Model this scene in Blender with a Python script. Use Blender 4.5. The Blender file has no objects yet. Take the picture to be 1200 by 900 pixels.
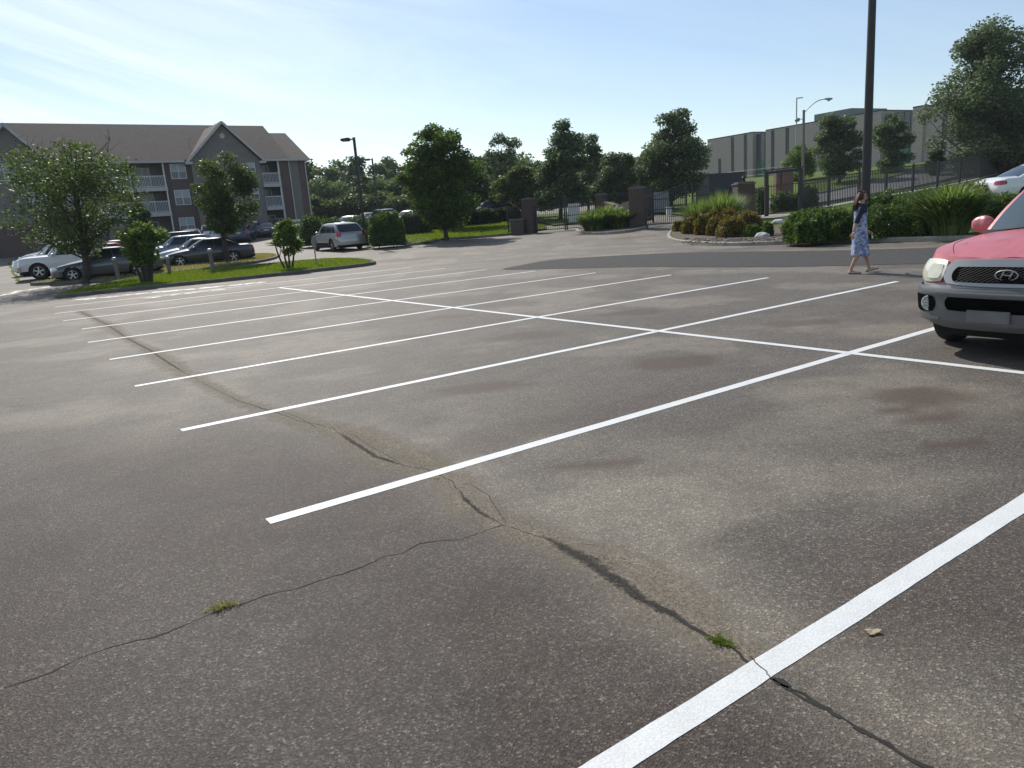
import bpy, bmesh, math, random
import numpy as np
from mathutils import Vector, Matrix, noise, Quaternion
R = math.radians
PI = math.pi
random.seed(7)
rng = np.random.default_rng(11)
scene = bpy.context.scene
COL = scene.collection

# ------------------------------------------------------------------ camera model
FPX, PITCH, ROLL, CH = 853.5, .2253, -.0754, 1.6524      # focal length in px of a 1200 px wide frame
_F = np.array([0, 1, 0.]); _X = np.array([1, 0, 0.]); _U = np.array([0, 0, 1.])
FWD = math.cos(PITCH)*_F - math.sin(PITCH)*_U
_up = math.sin(PITCH)*_F + math.cos(PITCH)*_U
RGT = math.cos(ROLL)*_X + math.sin(ROLL)*_up
UPV = -math.sin(ROLL)*_X + math.cos(ROLL)*_up

def ray(px, py):
    d = RGT*(px-600)/FPX - UPV*(py-450)/FPX + FWD
    return d/d[1]
def at(px, py, Y):                       # the point at distance Y that is seen at px, py
    d = ray(px, py)*Y
    return Vector((d[0], Y, CH+d[2]))
def pxm(px, py, Y):                      # pixels per metre there
    return FPX/(np.dot(ray(px, py)*Y, FWD))

# ------------------------------------------------------------------ terrain
CP = [(-29,37,.38),(-24,36,.34),(-20,42.5,.33),(-12,46,.44),(-8,48,.5),(-5.6,48,.5),(2.5,48,.52),(7,41,.46),
      (9,33,.12),(10.2,25.5,0),(14,21,0),(17,40,.55),(16,44,.61),(22,47,.95),(29,52,1.34),(35,56,1.8),(13,39,.42),
      (20,34,.45),(26,36,.9),(13.5,27,.08),(19,26.5,.6),(25,27,.65),(30,30,.8),(-35,74,1.55),(-25,76,1.6),(-50,62,1.6),(-70,60,1.7),(-18,84,1.9),(-14,62,.95),
      (0,66,1.45),(4,58,1.05),(12,60,1.3),(-5,85,1.9),(20,66,1.7),(30,75,2.7),(40,75,3.6),(-30,110,2.0),(0,120,2.2),(30,120,4.2),
      (45,150,5.4),(56,200,6.4),(85,148,5.6),(60,100,4.4),(70,120,5.2),(100,110,6.0),(60,70,3.4),(-80,140,2.0),(0,200,2.4),(-60,220,2.3),(60,300,6.4),(140,200,7),
      (140,60,6),(45,30,1.6),(80,20,3),(-60,20,.3),(-60,40,.8),(40,0,.5),(80,-30,1.5),(0,-40,0),(-60,-40,.0),(45,55,2.3),
      (-20,22,0),(-10,26,0),(0,28,0),(5,26,0),(-5,10,0),(8,8,0),(-15,5,0),(15,5,0)]
_P = np.array(CP)
def _phi(r2):
    return .5*r2*np.log(r2+1e-9)
def _tps():
    n = len(_P); X = _P[:, :2]/50.
    K = _phi(((X[:, None]-X[None])**2).sum(-1)) + np.eye(n)*2e-4
    A = np.zeros((n+3, n+3)); A[:n, :n] = K; A[:n, n] = 1; A[:n, n+1:] = X; A[n, :n] = 1; A[n+1:, :n] = X.T
    return np.linalg.solve(A, np.r_[_P[:, 2], 0, 0, 0]), X
_W, _XC = _tps()
def _ss(a, b, v):
    t = np.clip((v-a)/(b-a), 0, 1); return t*t*(3-2*t)
def H(x, y):
    x = np.clip(np.asarray(x, float), -90, 150); y = np.clip(np.asarray(y, float), -40, 300)
    X = np.stack([x.ravel(), y.ravel()], -1)/50.
    out = np.empty(len(X))
    for i in range(0, len(X), 20000):
        c = X[i:i+20000]
        out[i:i+20000] = _phi(((c[:, None]-_XC[None])**2).sum(-1))@_W[:-3] + _W[-3] + c@_W[-2:]
    out = out.reshape(x.shape)
    m = np.maximum(_ss(27.5, 38, y), _ss(14, 30, x))
    m = np.maximum(m, _ss(24, 60, -x)); m = np.maximum(m, _ss(14, 18, x)*_ss(18, 25, y))
    return np.maximum(out, -.05)*m
def h1(x, y):
    return float(H(np.array([x]), np.array([y]))[0])
def G(px, py, dz=0.):                    # where the ray through px, py meets the ground raised by dz
    d = ray(px, py)
    ts = np.concatenate([np.arange(1, 40, .25), np.arange(40, 260, .5)])
    z = CH + d[2]*ts - H(d[0]*ts, ts) - dz
    k = np.argmax(z < 0)
    if z[k] >= 0: return Vector((d[0]*200, 200, h1(d[0]*200, 200)+dz))
    t0, t1 = ts[k-1], ts[k]; t = t0 + (t1-t0)*z[k-1]/(z[k-1]-z[k])
    return Vector((d[0]*t, t, CH+d[2]*t))
CY, SY = math.cos(.9785), math.sin(.9785)
def S(sx, sy):                           # stall grid (x along the painted lines, y across) to world
    a, b = sx+7.1146, sy+23.3833
    return (a*SY - b*CY, a*CY + b*SY)
def onG(x, y, dz=0.):
    return Vector((x, y, h1(x, y)+dz))

# ------------------------------------------------------------------ objects and properties
def link(o, parent=None):
    COL.objects.link(o)
    if parent is not None: o.parent = parent
    return o
def tag(o, label=None, cat=None, group=None, kind=None):
    if label: o['label'] = label
    if cat: o['category'] = cat
    if group: o['group'] = group
    if kind: o['kind'] = kind
    return o
def thing(name, label, cat, loc=(0, 0, 0), rz=0., group=None):
    o = bpy.data.objects.new(name, None); link(o)
    o.empty_display_size = .3
    o.location = loc; o.rotation_euler = (0, 0, rz)
    return tag(o, label, cat, group)
def copy_tree(o, parent=None):
    c = o.copy(); COL.objects.link(c); c.parent = parent
    for ch in [x for x in scene.objects if x.parent == o]:
        copy_tree(ch, c)
    return c

class MB:
    """collects geometry for ONE mesh object"""
    def __init__(s): s.v = []; s.f = []; s.m = []; s.mi = 0
    def add(s, vs, fs, mi=None):
        b = len(s.v); s.v += [tuple(v) for v in vs]
        for f in fs: s.f.append(tuple(i+b for i in f)); s.m.append(s.mi if mi is None else mi)
        return s
    def box(s, a, b, mi=None, M=None):
        x0, y0, z0 = a; x1, y1, z1 = b
        vs = [Vector(p) for p in ((x0,y0,z0),(x1,y0,z0),(x1,y1,z0),(x0,y1,z0),(x0,y0,z1),(x1,y0,z1),(x1,y1,z1),(x0,y1,z1))]
        if M is not None: vs = [M@v for v in vs]
        return s.add(vs, [(0,3,2,1),(4,5,6,7),(0,1,5,4),(1,2,6,5),(2,3,7,6),(3,0,4,7)], mi)
    def bar(s, p, q, w, d=None, mi=None, up=Vector((0,0,1))):
        p = Vector(p); q = Vector(q); d = d or w
        t = (q-p).normalized(); a = t.cross(up)
        if a.length < 1e-3: a = t.cross(Vector((0,1,0)))
        a.normalize(); b = a.cross(t).normalized()
        vs = []
        for c in (p, q):
            for (i, j) in ((-1,-1),(1,-1),(1,1),(-1,1)): vs.append(c + a*(w/2*i) + b*(d/2*j))
        return s.add(vs, [(3,2,1,0),(4,5,6,7),(0,1,5,4),(1,2,6,5),(2,3,7,6),(3,0,4,7)], mi)
    def tube(s, pts, rad, n=8, cap=True, mi=None, flat=1.):
        pts = [Vector(p) for p in pts]
        if not hasattr(rad, '__len__'): rad = [rad]*len(pts)
        vs = []; fs = []; a = None
        for i, p in enumerate(pts):
            t = (pts[min(i+1, len(pts)-1)] - pts[max(i-1, 0)]).normalized()
            if a is None:
                a = t.cross(Vector((0,0,1)));
                if a.length < .05: a = t.cross(Vector((1,0,0)))
            a = (a - t*a.dot(t)).normalized(); b = t.cross(a)
            for k in range(n):
                an = 2*PI*k/n; vs.append(p + a*(rad[i]*math.cos(an)) + b*(rad[i]*math.sin(an)*flat))
        for i in range(len(pts)-1):
            for k in range(n):
                k2 = (k+1) % n
                fs.append((i*n+k, i*n+k2, (i+1)*n+k2, (i+1)*n+k))
        if cap:
            fs.append(tuple(range(n-1, -1, -1))); fs.append(tuple((len(pts)-1)*n+k for k in range(n)))
        return s.add(vs, fs, mi)
    def grid(s, P, mi=None, flip=False, closeu=False):
        nu = len(P); nv = len(P[0]); vs = [p for row in P for p in row]; fs = []
        for i in range(nu if closeu else nu-1):
            i2 = (i+1) % nu
            for j in range(nv-1):
                q = (i*nv+j, i2*nv+j, i2*nv+j+1, i*nv+j+1)
                fs.append(q[::-1] if flip else q)
        return s.add(vs, fs, mi)
    def lathe(s, prof, axis=2, n=20, c=(0,0,0), mi=None):
        P = []
        for k in range(n):
            a = 2*PI*k/n; row = []
            for r, z in prof:
                p = [r*math.cos(a), r*math.sin(a), z]
                if axis == 1: p = [p[0], p[2], p[1]]
                if axis == 0: p = [p[2], p[0], p[1]]
                row.append((p[0]+c[0], p[1]+c[1], p[2]+c[2]))
            P.append(row)
        return s.grid(P, mi, closeu=True)
    def build(s, name, mat, parent=None, smooth=False, loc=None, angle=None):
        me = bpy.data.meshes.new(name); me.from_pydata(s.v, [], s.f)
        for m in (mat if isinstance(mat, (list, tuple)) else [mat]): me.materials.append(m)
        if any(s.m): me.polygons.foreach_set('material_index', s.m)
        bm = bmesh.new(); bm.from_mesh(me)
        bmesh.ops.remove_doubles(bm, verts=bm.verts, dist=1e-5)
        bmesh.ops.recalc_face_normals(bm, faces=bm.faces)
        if angle is not None:
            for e in bm.edges:
                if len(e.link_faces) == 2 and e.calc_face_angle(0) > R(angle): e.smooth = False
            smooth = True
        if smooth:
            for f in bm.faces: f.smooth = True
        bm.to_mesh(me); bm.free()
        o = bpy.data.objects.new(name, me); link(o, parent)
        if loc is not None: o.location = loc
        return o

# ------------------------------------------------------------------ materials
def nmat(name):
    m = bpy.data.materials.new(name); m.use_nodes = True
    nt = m.node_tree; p = nt.nodes['Principled BSDF']
    return m, nt, p
def rgba(c): return (c[0], c[1], c[2], 1.)
def simple(name, col, rough=.6, metal=0., var=.12, scale=3., bump=0., bscale=30., spec=.5, coat=0.):
    m, nt, p = nmat(name); L = nt.links.new; N = nt.nodes.new
    tc = N('ShaderNodeTexCoord'); n = N('ShaderNodeTexNoise'); n.inputs['Scale'].default_value = scale; n.inputs['Detail'].default_value = 5
    L(tc.outputs['Object'], n.inputs['Vector'])
    r = N('ShaderNodeValToRGB')
    r.color_ramp.elements[0].position = .25; r.color_ramp.elements[1].position = .75
    r.color_ramp.elements[0].color = rgba([c*(1-var) for c in col]); r.color_ramp.elements[1].color = rgba([min(1, c*(1+var)) for c in col])
    L(n.outputs['Fac'], r.inputs[0]); L(r.outputs[0], p.inputs['Base Color'])
    p.inputs['Roughness'].default_value = rough; p.inputs['Metallic'].default_value = metal
    p.inputs['Specular IOR Level'].default_value = spec; p.inputs['Coat Weight'].default_value = coat; p.inputs['Coat Roughness'].default_value = .06
    if bump:
        n2 = N('ShaderNodeTexNoise'); n2.inputs['Scale'].default_value = bscale; n2.inputs['Detail'].default_value = 4
        L(tc.outputs['Object'], n2.inputs['Vector'])
        b = N('ShaderNodeBump'); b.inputs['Strength'].default_value = bump; b.inputs['Distance'].default_value = .02
        L(n2.outputs['Fac'], b.inputs['Height']); L(b.outputs[0], p.inputs['Normal'])
    return m
def glass(name, col=(.015,.02,.022), rough=.06, spec=.5):
    m, nt, p = nmat(name); p.inputs['Base Color'].default_value = rgba(col)
    p.inputs['Roughness'].default_value = rough; p.inputs['Specular IOR Level'].default_value = spec
    return m
def foliage_mat(name, cols, trans=.35, rough=.5):
    m, nt, p = nmat(name); L = nt.links.new; N = nt.nodes.new
    g = N('ShaderNodeNewGeometry'); r = N('ShaderNodeValToRGB')
    e = r.color_ramp.elements
    while len(e) < len(cols): e.new(.5)
    for i, c in enumerate(cols): e[i].position = i/(len(cols)-1); e[i].color = rgba(c)
    L(g.outputs['Random Per Island'], r.inputs[0]); L(r.outputs[0], p.inputs['Base Color'])
    p.inputs['Roughness'].default_value = max(rough, .5); p.inputs['Specular IOR Level'].default_value = .18
    t = N('ShaderNodeBsdfTranslucent'); mx = N('ShaderNodeMixShader'); mx.inputs[0].default_value = trans
    hs = N('ShaderNodeHueSaturation'); hs.inputs['Saturation'].default_value = 1.15; hs.inputs['Value'].default_value = 1.5
    L(r.outputs[0], hs.inputs['Color']); L(hs.outputs[0], t.inputs['Color'])
    L(p.outputs[0], mx.inputs[1]); L(t.outputs[0], mx.inputs[2]); L(mx.outputs[0], nt.nodes['Material Output'].inputs['Surface'])
    return m
def brick(name, c1, c2, mortar, bw=.21, bh=.075, ms=.01, vert=False):
    m, nt, p = nmat(name); L = nt.links.new; N = nt.nodes.new
    tc = N('ShaderNodeTexCoord'); sp = N('ShaderNodeSeparateXYZ'); L(tc.outputs['Object'], sp.inputs[0])
    ad = N('ShaderNodeMath'); ad.operation = 'ADD'; L(sp.outputs[0], ad.inputs[0]); L(sp.outputs[1], ad.inputs[1])
    cb = N('ShaderNodeCombineXYZ'); L(ad.outputs[0], cb.inputs[0]); L(sp.outputs[2], cb.inputs[1])
    b = N('ShaderNodeTexBrick'); L(cb.outputs[0], b.inputs['Vector']); b.inputs['Scale'].default_value = 1.
    b.inputs['Brick Width'].default_value = bw; b.inputs['Row Height'].default_value = bh; b.inputs['Mortar Size'].default_value = ms
    b.inputs['Color1'].default_value = rgba(c1); b.inputs['Color2'].default_value = rgba(c2); b.inputs['Mortar'].default_value = rgba(mortar)
    n = N('ShaderNodeTexNoise'); n.inputs['Scale'].default_value = .8; n.inputs['Detail'].default_value = 4; L(tc.outputs['Object'], n.inputs['Vector'])
    hs = N('ShaderNodeHueSaturation'); mr = N('ShaderNodeMapRange'); mr.inputs['To Min'].default_value = .8; mr.inputs['To Max'].default_value = 1.2
    L(n.outputs['Fac'], mr.inputs[0]); L(mr.outputs[0], hs.inputs['Value']); L(b.outputs['Color'], hs.inputs['Color']); L(hs.outputs[0], p.inputs['Base Color'])
    p.inputs['Roughness'].default_value = .85
    return m
def lapped(name, col, period=.15, rough=.6, dark=.55, axis=2):      # lap siding, shingle courses: fine lines every period
    m, nt, p = nmat(name); L = nt.links.new; N = nt.nodes.new
    tc = N('ShaderNodeTexCoord'); sp = N('ShaderNodeSeparateXYZ'); L(tc.outputs['Object'], sp.inputs[0])
    dv = N('ShaderNodeMath'); dv.operation = 'DIVIDE'; dv.inputs[1].default_value = period; L(sp.outputs[axis], dv.inputs[0])
    fr = N('ShaderNodeMath'); fr.operation = 'FRACT'; L(dv.outputs[0], fr.inputs[0])
    r = N('ShaderNodeValToRGB'); r.color_ramp.elements[0].color = rgba([c*dark for c in col]); r.color_ramp.elements[1].color = rgba(col); r.color_ramp.elements[1].position = .18
    L(fr.outputs[0], r.inputs[0])
    n = N('ShaderNodeTexNoise'); n.inputs['Scale'].default_value = 2.; n.inputs['Detail'].default_value = 8; n.inputs['Roughness'].default_value = .7; L(tc.outputs['Object'], n.inputs['Vector'])
    hs = N('ShaderNodeHueSaturation'); mr = N('ShaderNodeMapRange'); mr.inputs['To Min'].default_value = .6; mr.inputs['To Max'].default_value = 1.4
    L(n.outputs['Fac'], mr.inputs[0]); L(mr.outputs[0], hs.inputs['Value']); L(r.outputs[0], hs.inputs['Color']); L(hs.outputs[0], p.inputs['Base Color'])
    p.inputs['Roughness'].default_value = rough
    return m

def paint_mat():
    m, nt, p = nmat('line_paint'); L = nt.links.new; N = nt.nodes.new
    g = N('ShaderNodeNewGeometry')
    n = N('ShaderNodeTexNoise'); n.inputs['Scale'].default_value = 110; n.inputs['Detail'].default_value = 4; L(g.outputs['Position'], n.inputs['Vector'])
    n2 = N('ShaderNodeTexNoise'); n2.inputs['Scale'].default_value = 7; n2.inputs['Detail'].default_value = 5; L(g.outputs['Position'], n2.inputs['Vector'])
    v = N('ShaderNodeMath'); v.operation = 'MULTIPLY_ADD'; L(n2.outputs['Fac'], v.inputs[0]); v.inputs[1].default_value = .45; L(n.outputs['Fac'], v.inputs[2])
    r = N('ShaderNodeValToRGB'); e = r.color_ramp.elements
    e[0].position = .30; e[0].color = (.10,.095,.09,1); e[1].position = .46; e[1].color = (.52,.53,.525,1); k = e.new(.9); k.color = (.655,.675,.675,1)
    L(v.outputs[0], r.inputs[0]); L(r.outputs[0], p.inputs['Base Color']); p.inputs['Roughness'].default_value = .65
    b = N('ShaderNodeBump'); b.inputs['Strength'].default_value = .25; b.inputs['Distance'].default_value = .003
    vo = N('ShaderNodeTexVoronoi'); vo.inputs['Scale'].default_value = 95; L(g.outputs['Position'], vo.inputs['Vector'])
    L(vo.outputs['Distance'], b.inputs['Height']); L(b.outputs[0], p.inputs['Normal'])
    return m
def flaky_mat(name, col, lo, hi, scale):          # colour that noise breaks up into flakes
    m, nt, p = nmat(name); L = nt.links.new; N = nt.nodes.new
    g = N('ShaderNodeNewGeometry')
    n = N('ShaderNodeTexNoise'); n.inputs['Scale'].default_value = scale; n.inputs['Detail'].default_value = 8; n.inputs['Roughness'].default_value = .65; L(g.outputs['Position'], n.inputs['Vector'])
    r = N('ShaderNodeMapRange'); r.inputs['From Min'].default_value = lo; r.inputs['From Max'].default_value = hi; L(n.outputs['Fac'], r.inputs[0])
    L(r.outputs[0], p.inputs['Alpha']); p.inputs['Base Color'].default_value = rgba(col); p.inputs['Roughness'].default_value = .7
    return m

def soft_mat(name, col, scale, thr, k, amp=.9, stone=True):
    """loose dirt or crumbled asphalt: fades out raggedly towards the rim of its strip"""
    m, nt, p = nmat(name); L = nt.links.new; N = nt.nodes.new
    g = N('ShaderNodeNewGeometry'); n = N('ShaderNodeTexNoise'); n.inputs['Scale'].default_value = scale; n.inputs['Detail'].default_value = 9; n.inputs['Roughness'].default_value = .72; L(g.outputs['Position'], n.inputs['Vector'])
    a = N('ShaderNodeAttribute'); a.attribute_name = 'edge'; sp = N('ShaderNodeSeparateColor'); L(a.outputs['Color'], sp.inputs[0])
    x = N('ShaderNodeMath'); x.operation = 'MULTIPLY_ADD'; L(sp.outputs[0], x.inputs[0]); x.inputs[1].default_value = amp; L(n.outputs['Fac'], x.inputs[2])
    y = N('ShaderNodeMath'); y.operation = 'SUBTRACT'; L(x.outputs[0], y.inputs[0]); y.inputs[1].default_value = thr
    z = N('ShaderNodeMath'); z.operation = 'MULTIPLY'; z.use_clamp = True; L(y.outputs[0], z.inputs[0]); z.inputs[1].default_value = k; L(z.outputs[0], p.inputs['Alpha'])
    v = N('ShaderNodeTexVoronoi'); v.inputs['Scale'].default_value = 130; L(g.outputs['Position'], v.inputs['Vector']); vs = N('ShaderNodeSeparateColor'); L(v.outputs['Color'], vs.inputs[0])
    r = N('ShaderNodeValToRGB'); e = r.color_ramp.elements; e[0].position = .1; e[0].color = rgba([c*.6 for c in col]); e[1].position = .95; e[1].color = rgba([c*1.7 for c in col]); L(vs.outputs[0], r.inputs[0]); L(r.outputs[0], p.inputs['Base Color'])
    p.inputs['Roughness'].default_value = .9; p.inputs['Specular IOR Level'].default_value = .15
    b = N('ShaderNodeBump'); b.inputs['Strength'].default_value = .7; b.inputs['Distance'].default_value = .008; L(n.outputs['Fac'], b.inputs['Height']); L(b.outputs[0], p.inputs['Normal'])
    return m

def asphalt_mat():
    m, nt, p = nmat('asphalt'); L = nt.links.new; N = nt.nodes.new
    g = N('ShaderNodeNewGeometry'); P = g.outputs['Position']
    at_ = N('ShaderNodeAttribute'); at_.attribute_name = 'wear'; sp = N('ShaderNodeSeparateColor'); L(at_.outputs['Color'], sp.inputs[0])
    def nz(scale, det=5, ro=.55, off=0):
        n = N('ShaderNodeTexNoise'); n.inputs['Scale'].default_value = scale; n.inputs['Detail'].default_value = det; n.inputs['Roughness'].default_value = ro
        if off:
            mp = N('ShaderNodeMapping'); mp.inputs['Location'].default_value = (off, off*1.7, 0); L(P, mp.inputs[0]); L(mp.outputs[0], n.inputs['Vector'])
        else: L(P, n.inputs['Vector'])
        return n.outputs['Fac']
    def ramp(f, stops):
        r = N('ShaderNodeValToRGB'); e = r.color_ramp.elements
        while len(e) < len(stops): e.new(.5)
        for i, (q, c) in enumerate(stops): e[i].position = q; e[i].color = rgba(c) if hasattr(c, '__len__') else (c, c, c, 1)
        L(f, r.inputs[0]); return r.outputs[0]
    def mix(f, a, b, mode='MIX'):
        x = N('ShaderNodeMix'); x.data_type = 'RGBA'; x.blend_type = mode
        if isinstance(f, float): x.inputs[0].default_value = f
        else: L(f, x.inputs[0])
        for k, c in ((6, a), (7, b)):
            if hasattr(c, '__len__'): x.inputs[k].default_value = rgba(c)
            else: L(c, x.inputs[k])
        return x.outputs[2]
    def mth(op, a, b, c=None):
        x = N('ShaderNodeMath'); x.operation = op
        for k, q in ((0, a), (1, b), (2, c)):
            if q is None: continue
            if isinstance(q, (int, float)): x.inputs[k].default_value = q
            else: L(q, x.inputs[k])
        x.use_clamp = op != 'MULTIPLY_ADD'
        return x.outputs[0]
    # binder + aggregate
    big = ramp(nz(.35, 6, .6), [(.30, (.058,.0490,.0435)), (.5, (.079,.069,.0610)), (.72, (.106,.094,.082))])
    med = ramp(nz(2.6, 6, .65, 9), [(.3, .80), (.7, 1.2)])
    c = mix(1., big, med, 'MULTIPLY')
    v = N('ShaderNodeTexVoronoi'); v.inputs['Scale'].default_value = 125; v.inputs['Randomness'].default_value = 1; L(P, v.inputs['Vector'])
    vs = N('ShaderNodeSeparateColor'); L(v.outputs['Color'], vs.inputs[0])
    stone = ramp(vs.outputs[0], [(0, .28), (.40, .62), (.78, 1.12), (.93, 1.75), (.995, 3.1)])
    near = mth('SUBTRACT', 1., sp.outputs[0])
    c = mix(mth('MULTIPLY_ADD', near, .55, .30), c, mix(1., c, stone, 'MULTIPLY'))
    v2 = N('ShaderNodeTexVoronoi'); v2.inputs['Scale'].default_value = 62; L(P, v2.inputs['Vector'])
    vs2 = N('ShaderNodeSeparateColor'); L(v2.outputs['Color'], vs2.inputs[0])
    st2 = ramp(vs2.outputs[1], [(0, .88), (.8, 1.), (.96, 1.12), (1., 1.8)])
    c = mix(1., c, st2, 'MULTIPLY')
    grit = ramp(nz(260, 3, .7, 3), [(.3, .68), (.7, 1.32)])
    c = mix(1., c, grit, 'MULTIPLY')
    # settled tan dust, dark washed areas, brown stains: masks painted per vertex, broken up with noise
    br = nz(3.2, 8, .7, 21); br2 = nz(14, 6, .7, 5)
    dm = mth('MULTIPLY', sp.outputs[0], ramp(br, [(.25, .35), (.65, 1.)]))
    c = mix(mth('MULTIPLY', dm, .85), c, mix(1., mix(.5, stone, (1., 1., 1.)), (.235, .206, .162), 'MULTIPLY'))
    km = mth('MULTIPLY', sp.outputs[1], ramp(br, [(.2, .55), (.6, 1.)]))
    c = mix(km, c, mix(1., c, (.64, .55, .52), 'MULTIPLY'))
    sm = mth('MULTIPLY', sp.outputs[2], ramp(mth('MULTIPLY_ADD', br2, .5, mth('MULTIPLY', br, .5)), [(.28, 0), (.42, 1)]))
    c = mix(mth('MULTIPLY', sm, .85), c, (.060,.038,.025))
    L(c, p.inputs['Base Color'])
    p.inputs['Roughness'].default_value = .74
    p.inputs['Specular IOR Level'].default_value = .27
    b1 = N('ShaderNodeBump'); b1.inputs['Strength'].default_value = .5; b1.inputs['Distance'].default_value = .005; L(v.outputs['Distance'], b1.inputs['Height'])
    b2 = N('ShaderNodeBump'); b2.inputs['Strength'].default_value = .06; b2.inputs['Distance'].default_value = .02; L(nz(9, 5, .6), b2.inputs['Height'])
    L(b1.outputs[0], b2.inputs['Normal']); L(b2.outputs[0], p.inputs['Normal'])
    return m

M = {}
M['asphalt'] = asphalt_mat()
M['paint'] = paint_mat()
M['flaky'] = flaky_mat('pale_flakes', (.72,.71,.68), .42, .54, 3.2)
M['dark_asphalt'] = simple('patched_asphalt', (.060,.058,.056), .9, spec=.15, var=.25, scale=6, bump=.3, bscale=60)
M['crumb'] = soft_mat('crumbled_edge', (.038,.036,.030), 22, .97, 3., .8)
M['sand'] = soft_mat('settled_sand', (.215,.184,.142), 6, .90, 1.5, .8)
M['old_asphalt'] = simple('road_asphalt', (.15,.15,.15), .9, spec=.15, var=.15, scale=2, bump=.2, bscale=60)
M['concrete'] = simple('concrete', (.30,.285,.26), .85, var=.18, scale=4, bump=.3)
M['kerb'] = simple('kerb_concrete', (.26,.24,.21), .85, var=.3, scale=3, bump=.4)
M['kerb_shaded'] = simple('shaded_kerb', (.12,.11,.10), .85, var=.4, scale=3, bump=.4)  # kerb concrete darkened in colour to carry the shade on its near face
M['crack'] = simple('crack_dark', (.018,.017,.015), .95, var=.4, scale=20)
M['crumbled'] = flaky_mat('crumbled_asphalt', (.030,.030,.024), .40, .60, 75.)
M['grass'] = simple('lawn_grass', (.085,.125,.020), .95, var=.35, scale=5, bump=.5, bscale=90, spec=.1)
M['dry_grass'] = simple('dry_lawn', (.13,.12,.05), .85, var=.4, scale=3, bump=.9, bscale=90)
M['soil'] = simple('mulch', (.11,.085,.062), .95, var=.5, scale=8, bump=1., bscale=70)
M['field'] = simple('field', (.075,.105,.025), .95, var=.3, scale=.4)
M['blade'] = foliage_mat('grass_blade', [(.08,.12,.014), (.13,.18,.024), (.19,.23,.045)], .45)
M['blade_dry'] = foliage_mat('dry_blade', [(.16,.17,.04), (.30,.27,.09), (.42,.38,.18)], .3)
M['iron'] = simple('black_iron', (.012,.012,.013), .45, var=.2)
M['bronze'] = simple('dark_bronze_pole', (.018,.016,.015), .5, var=.2)
M['galv'] = simple('galvanised_steel', (.33,.34,.35), .5, metal=.6, var=.15)
M['lamp_lens'] = simple('lamp_lens', (.5,.5,.48), .3, var=.05)
M['rubber'] = simple('tyre_rubber', (.016,.016,.017), .8, var=.2, bump=.3)
M['rim'] = simple('alloy', (.42,.43,.44), .3, metal=.8, var=.05)
M['black'] = simple('black_plastic', (.010,.010,.011), .6, var=.1, spec=.2)
M['opening_shade'] = simple('painted_opening_shade', (.004,.004,.004), .9, var=.1, spec=.02)  # near-black colour paints the shade inside openings; the patches sit proud
M['under'] = simple('underbody', (.008,.008,.008), .9, var=.1)
M['glass'] = glass('car_glass')
M['chrome'] = simple('chrome', (.6,.6,.6), .15, metal=1., var=.02)
M['white_trim'] = simple('white_trim', (.62,.63,.64), .5, var=.06)
M['bark'] = simple('bark', (.055,.044,.036), .9, var=.4, scale=9, bump=.9, bscale=25)
M['bark_pale'] = simple('pale_bark', (.12,.10,.08), .9, var=.4, scale=9, bump=.9, bscale=25)
M['red_lens'] = simple('red_lens', (.35,.015,.015), .2, var=.1, coat=1.)
M['clear_lens'] = simple('clear_lens', (.55,.56,.55), .12, metal=.4, var=.1, coat=1.)
M['plate'] = simple('plate_white', (.5,.5,.52), .4, var=.05)
M['wood'] = simple('weathered_wood', (.19,.17,.15), .9, var=.35, scale=10, bump=.5)
M['stone_white'] = simple('pale_stone', (.55,.53,.5), .9, var=.2, bump=.6, bscale=12)
# ------------------------------------------------------------------ ground
def tensor_sheet(name, xs, ys, zf, mat, parent=None):
    xs = np.array(xs); ys = np.array(ys); X, Y = np.meshgrid(xs, ys, indexing='ij'); Z = zf(X, Y)
    nx, ny = X.shape; v = np.stack([X, Y, Z], -1).reshape(-1, 3)
    i = (np.arange(nx-1)[:, None]*ny + np.arange(ny-1)[None]).ravel()
    f = np.stack([i, i+ny, i+ny+1, i+1], -1)
    me = bpy.data.meshes.new(name); me.vertices.add(len(v)); me.vertices.foreach_set('co', v.ravel().astype(np.float32))
    me.loops.add(f.size); me.loops.foreach_set('vertex_index', f.ravel().astype(np.int32))
    me.polygons.add(len(f)); me.polygons.foreach_set('loop_start', np.arange(0, f.size, 4, dtype=np.int32))
    me.update(calc_edges=True); me.materials.append(mat)
    me.polygons.foreach_set('use_smooth', np.ones(len(f), bool))
    o = bpy.data.objects.new(name, me); link(o, parent); return o, v
def seg(*parts):
    out = []
    for a, b, d in parts: out += list(np.arange(a, b, d))
    return out
gx = seg((-900,-200,70), (-200,-92,12), (-92,150,2.), (150,300,15), (300,901,75))
gy = seg((-300,-44,32), (-44,180,2.), (180,320,10), (320,1201,80))
ground, _ = tensor_sheet('ground', gx, gy, lambda x, y: H(x, y)-.07, M['field']); tag(ground, kind='structure')

LOTX = (-95, 40); LOTY = (-20, 96)
ax = seg((-95,-24,1.5), (-24,-12,.5), (-12,9,.14), (9,16,.4), (16,40.1,1.5))
ay = seg((-20,0,1.), (0,16,.14), (16,36,.35), (36,97,1.5))
lot, lv = tensor_sheet('parking_lot', ax, ay, H, M['asphalt']); tag(lot, kind='structure')

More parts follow.
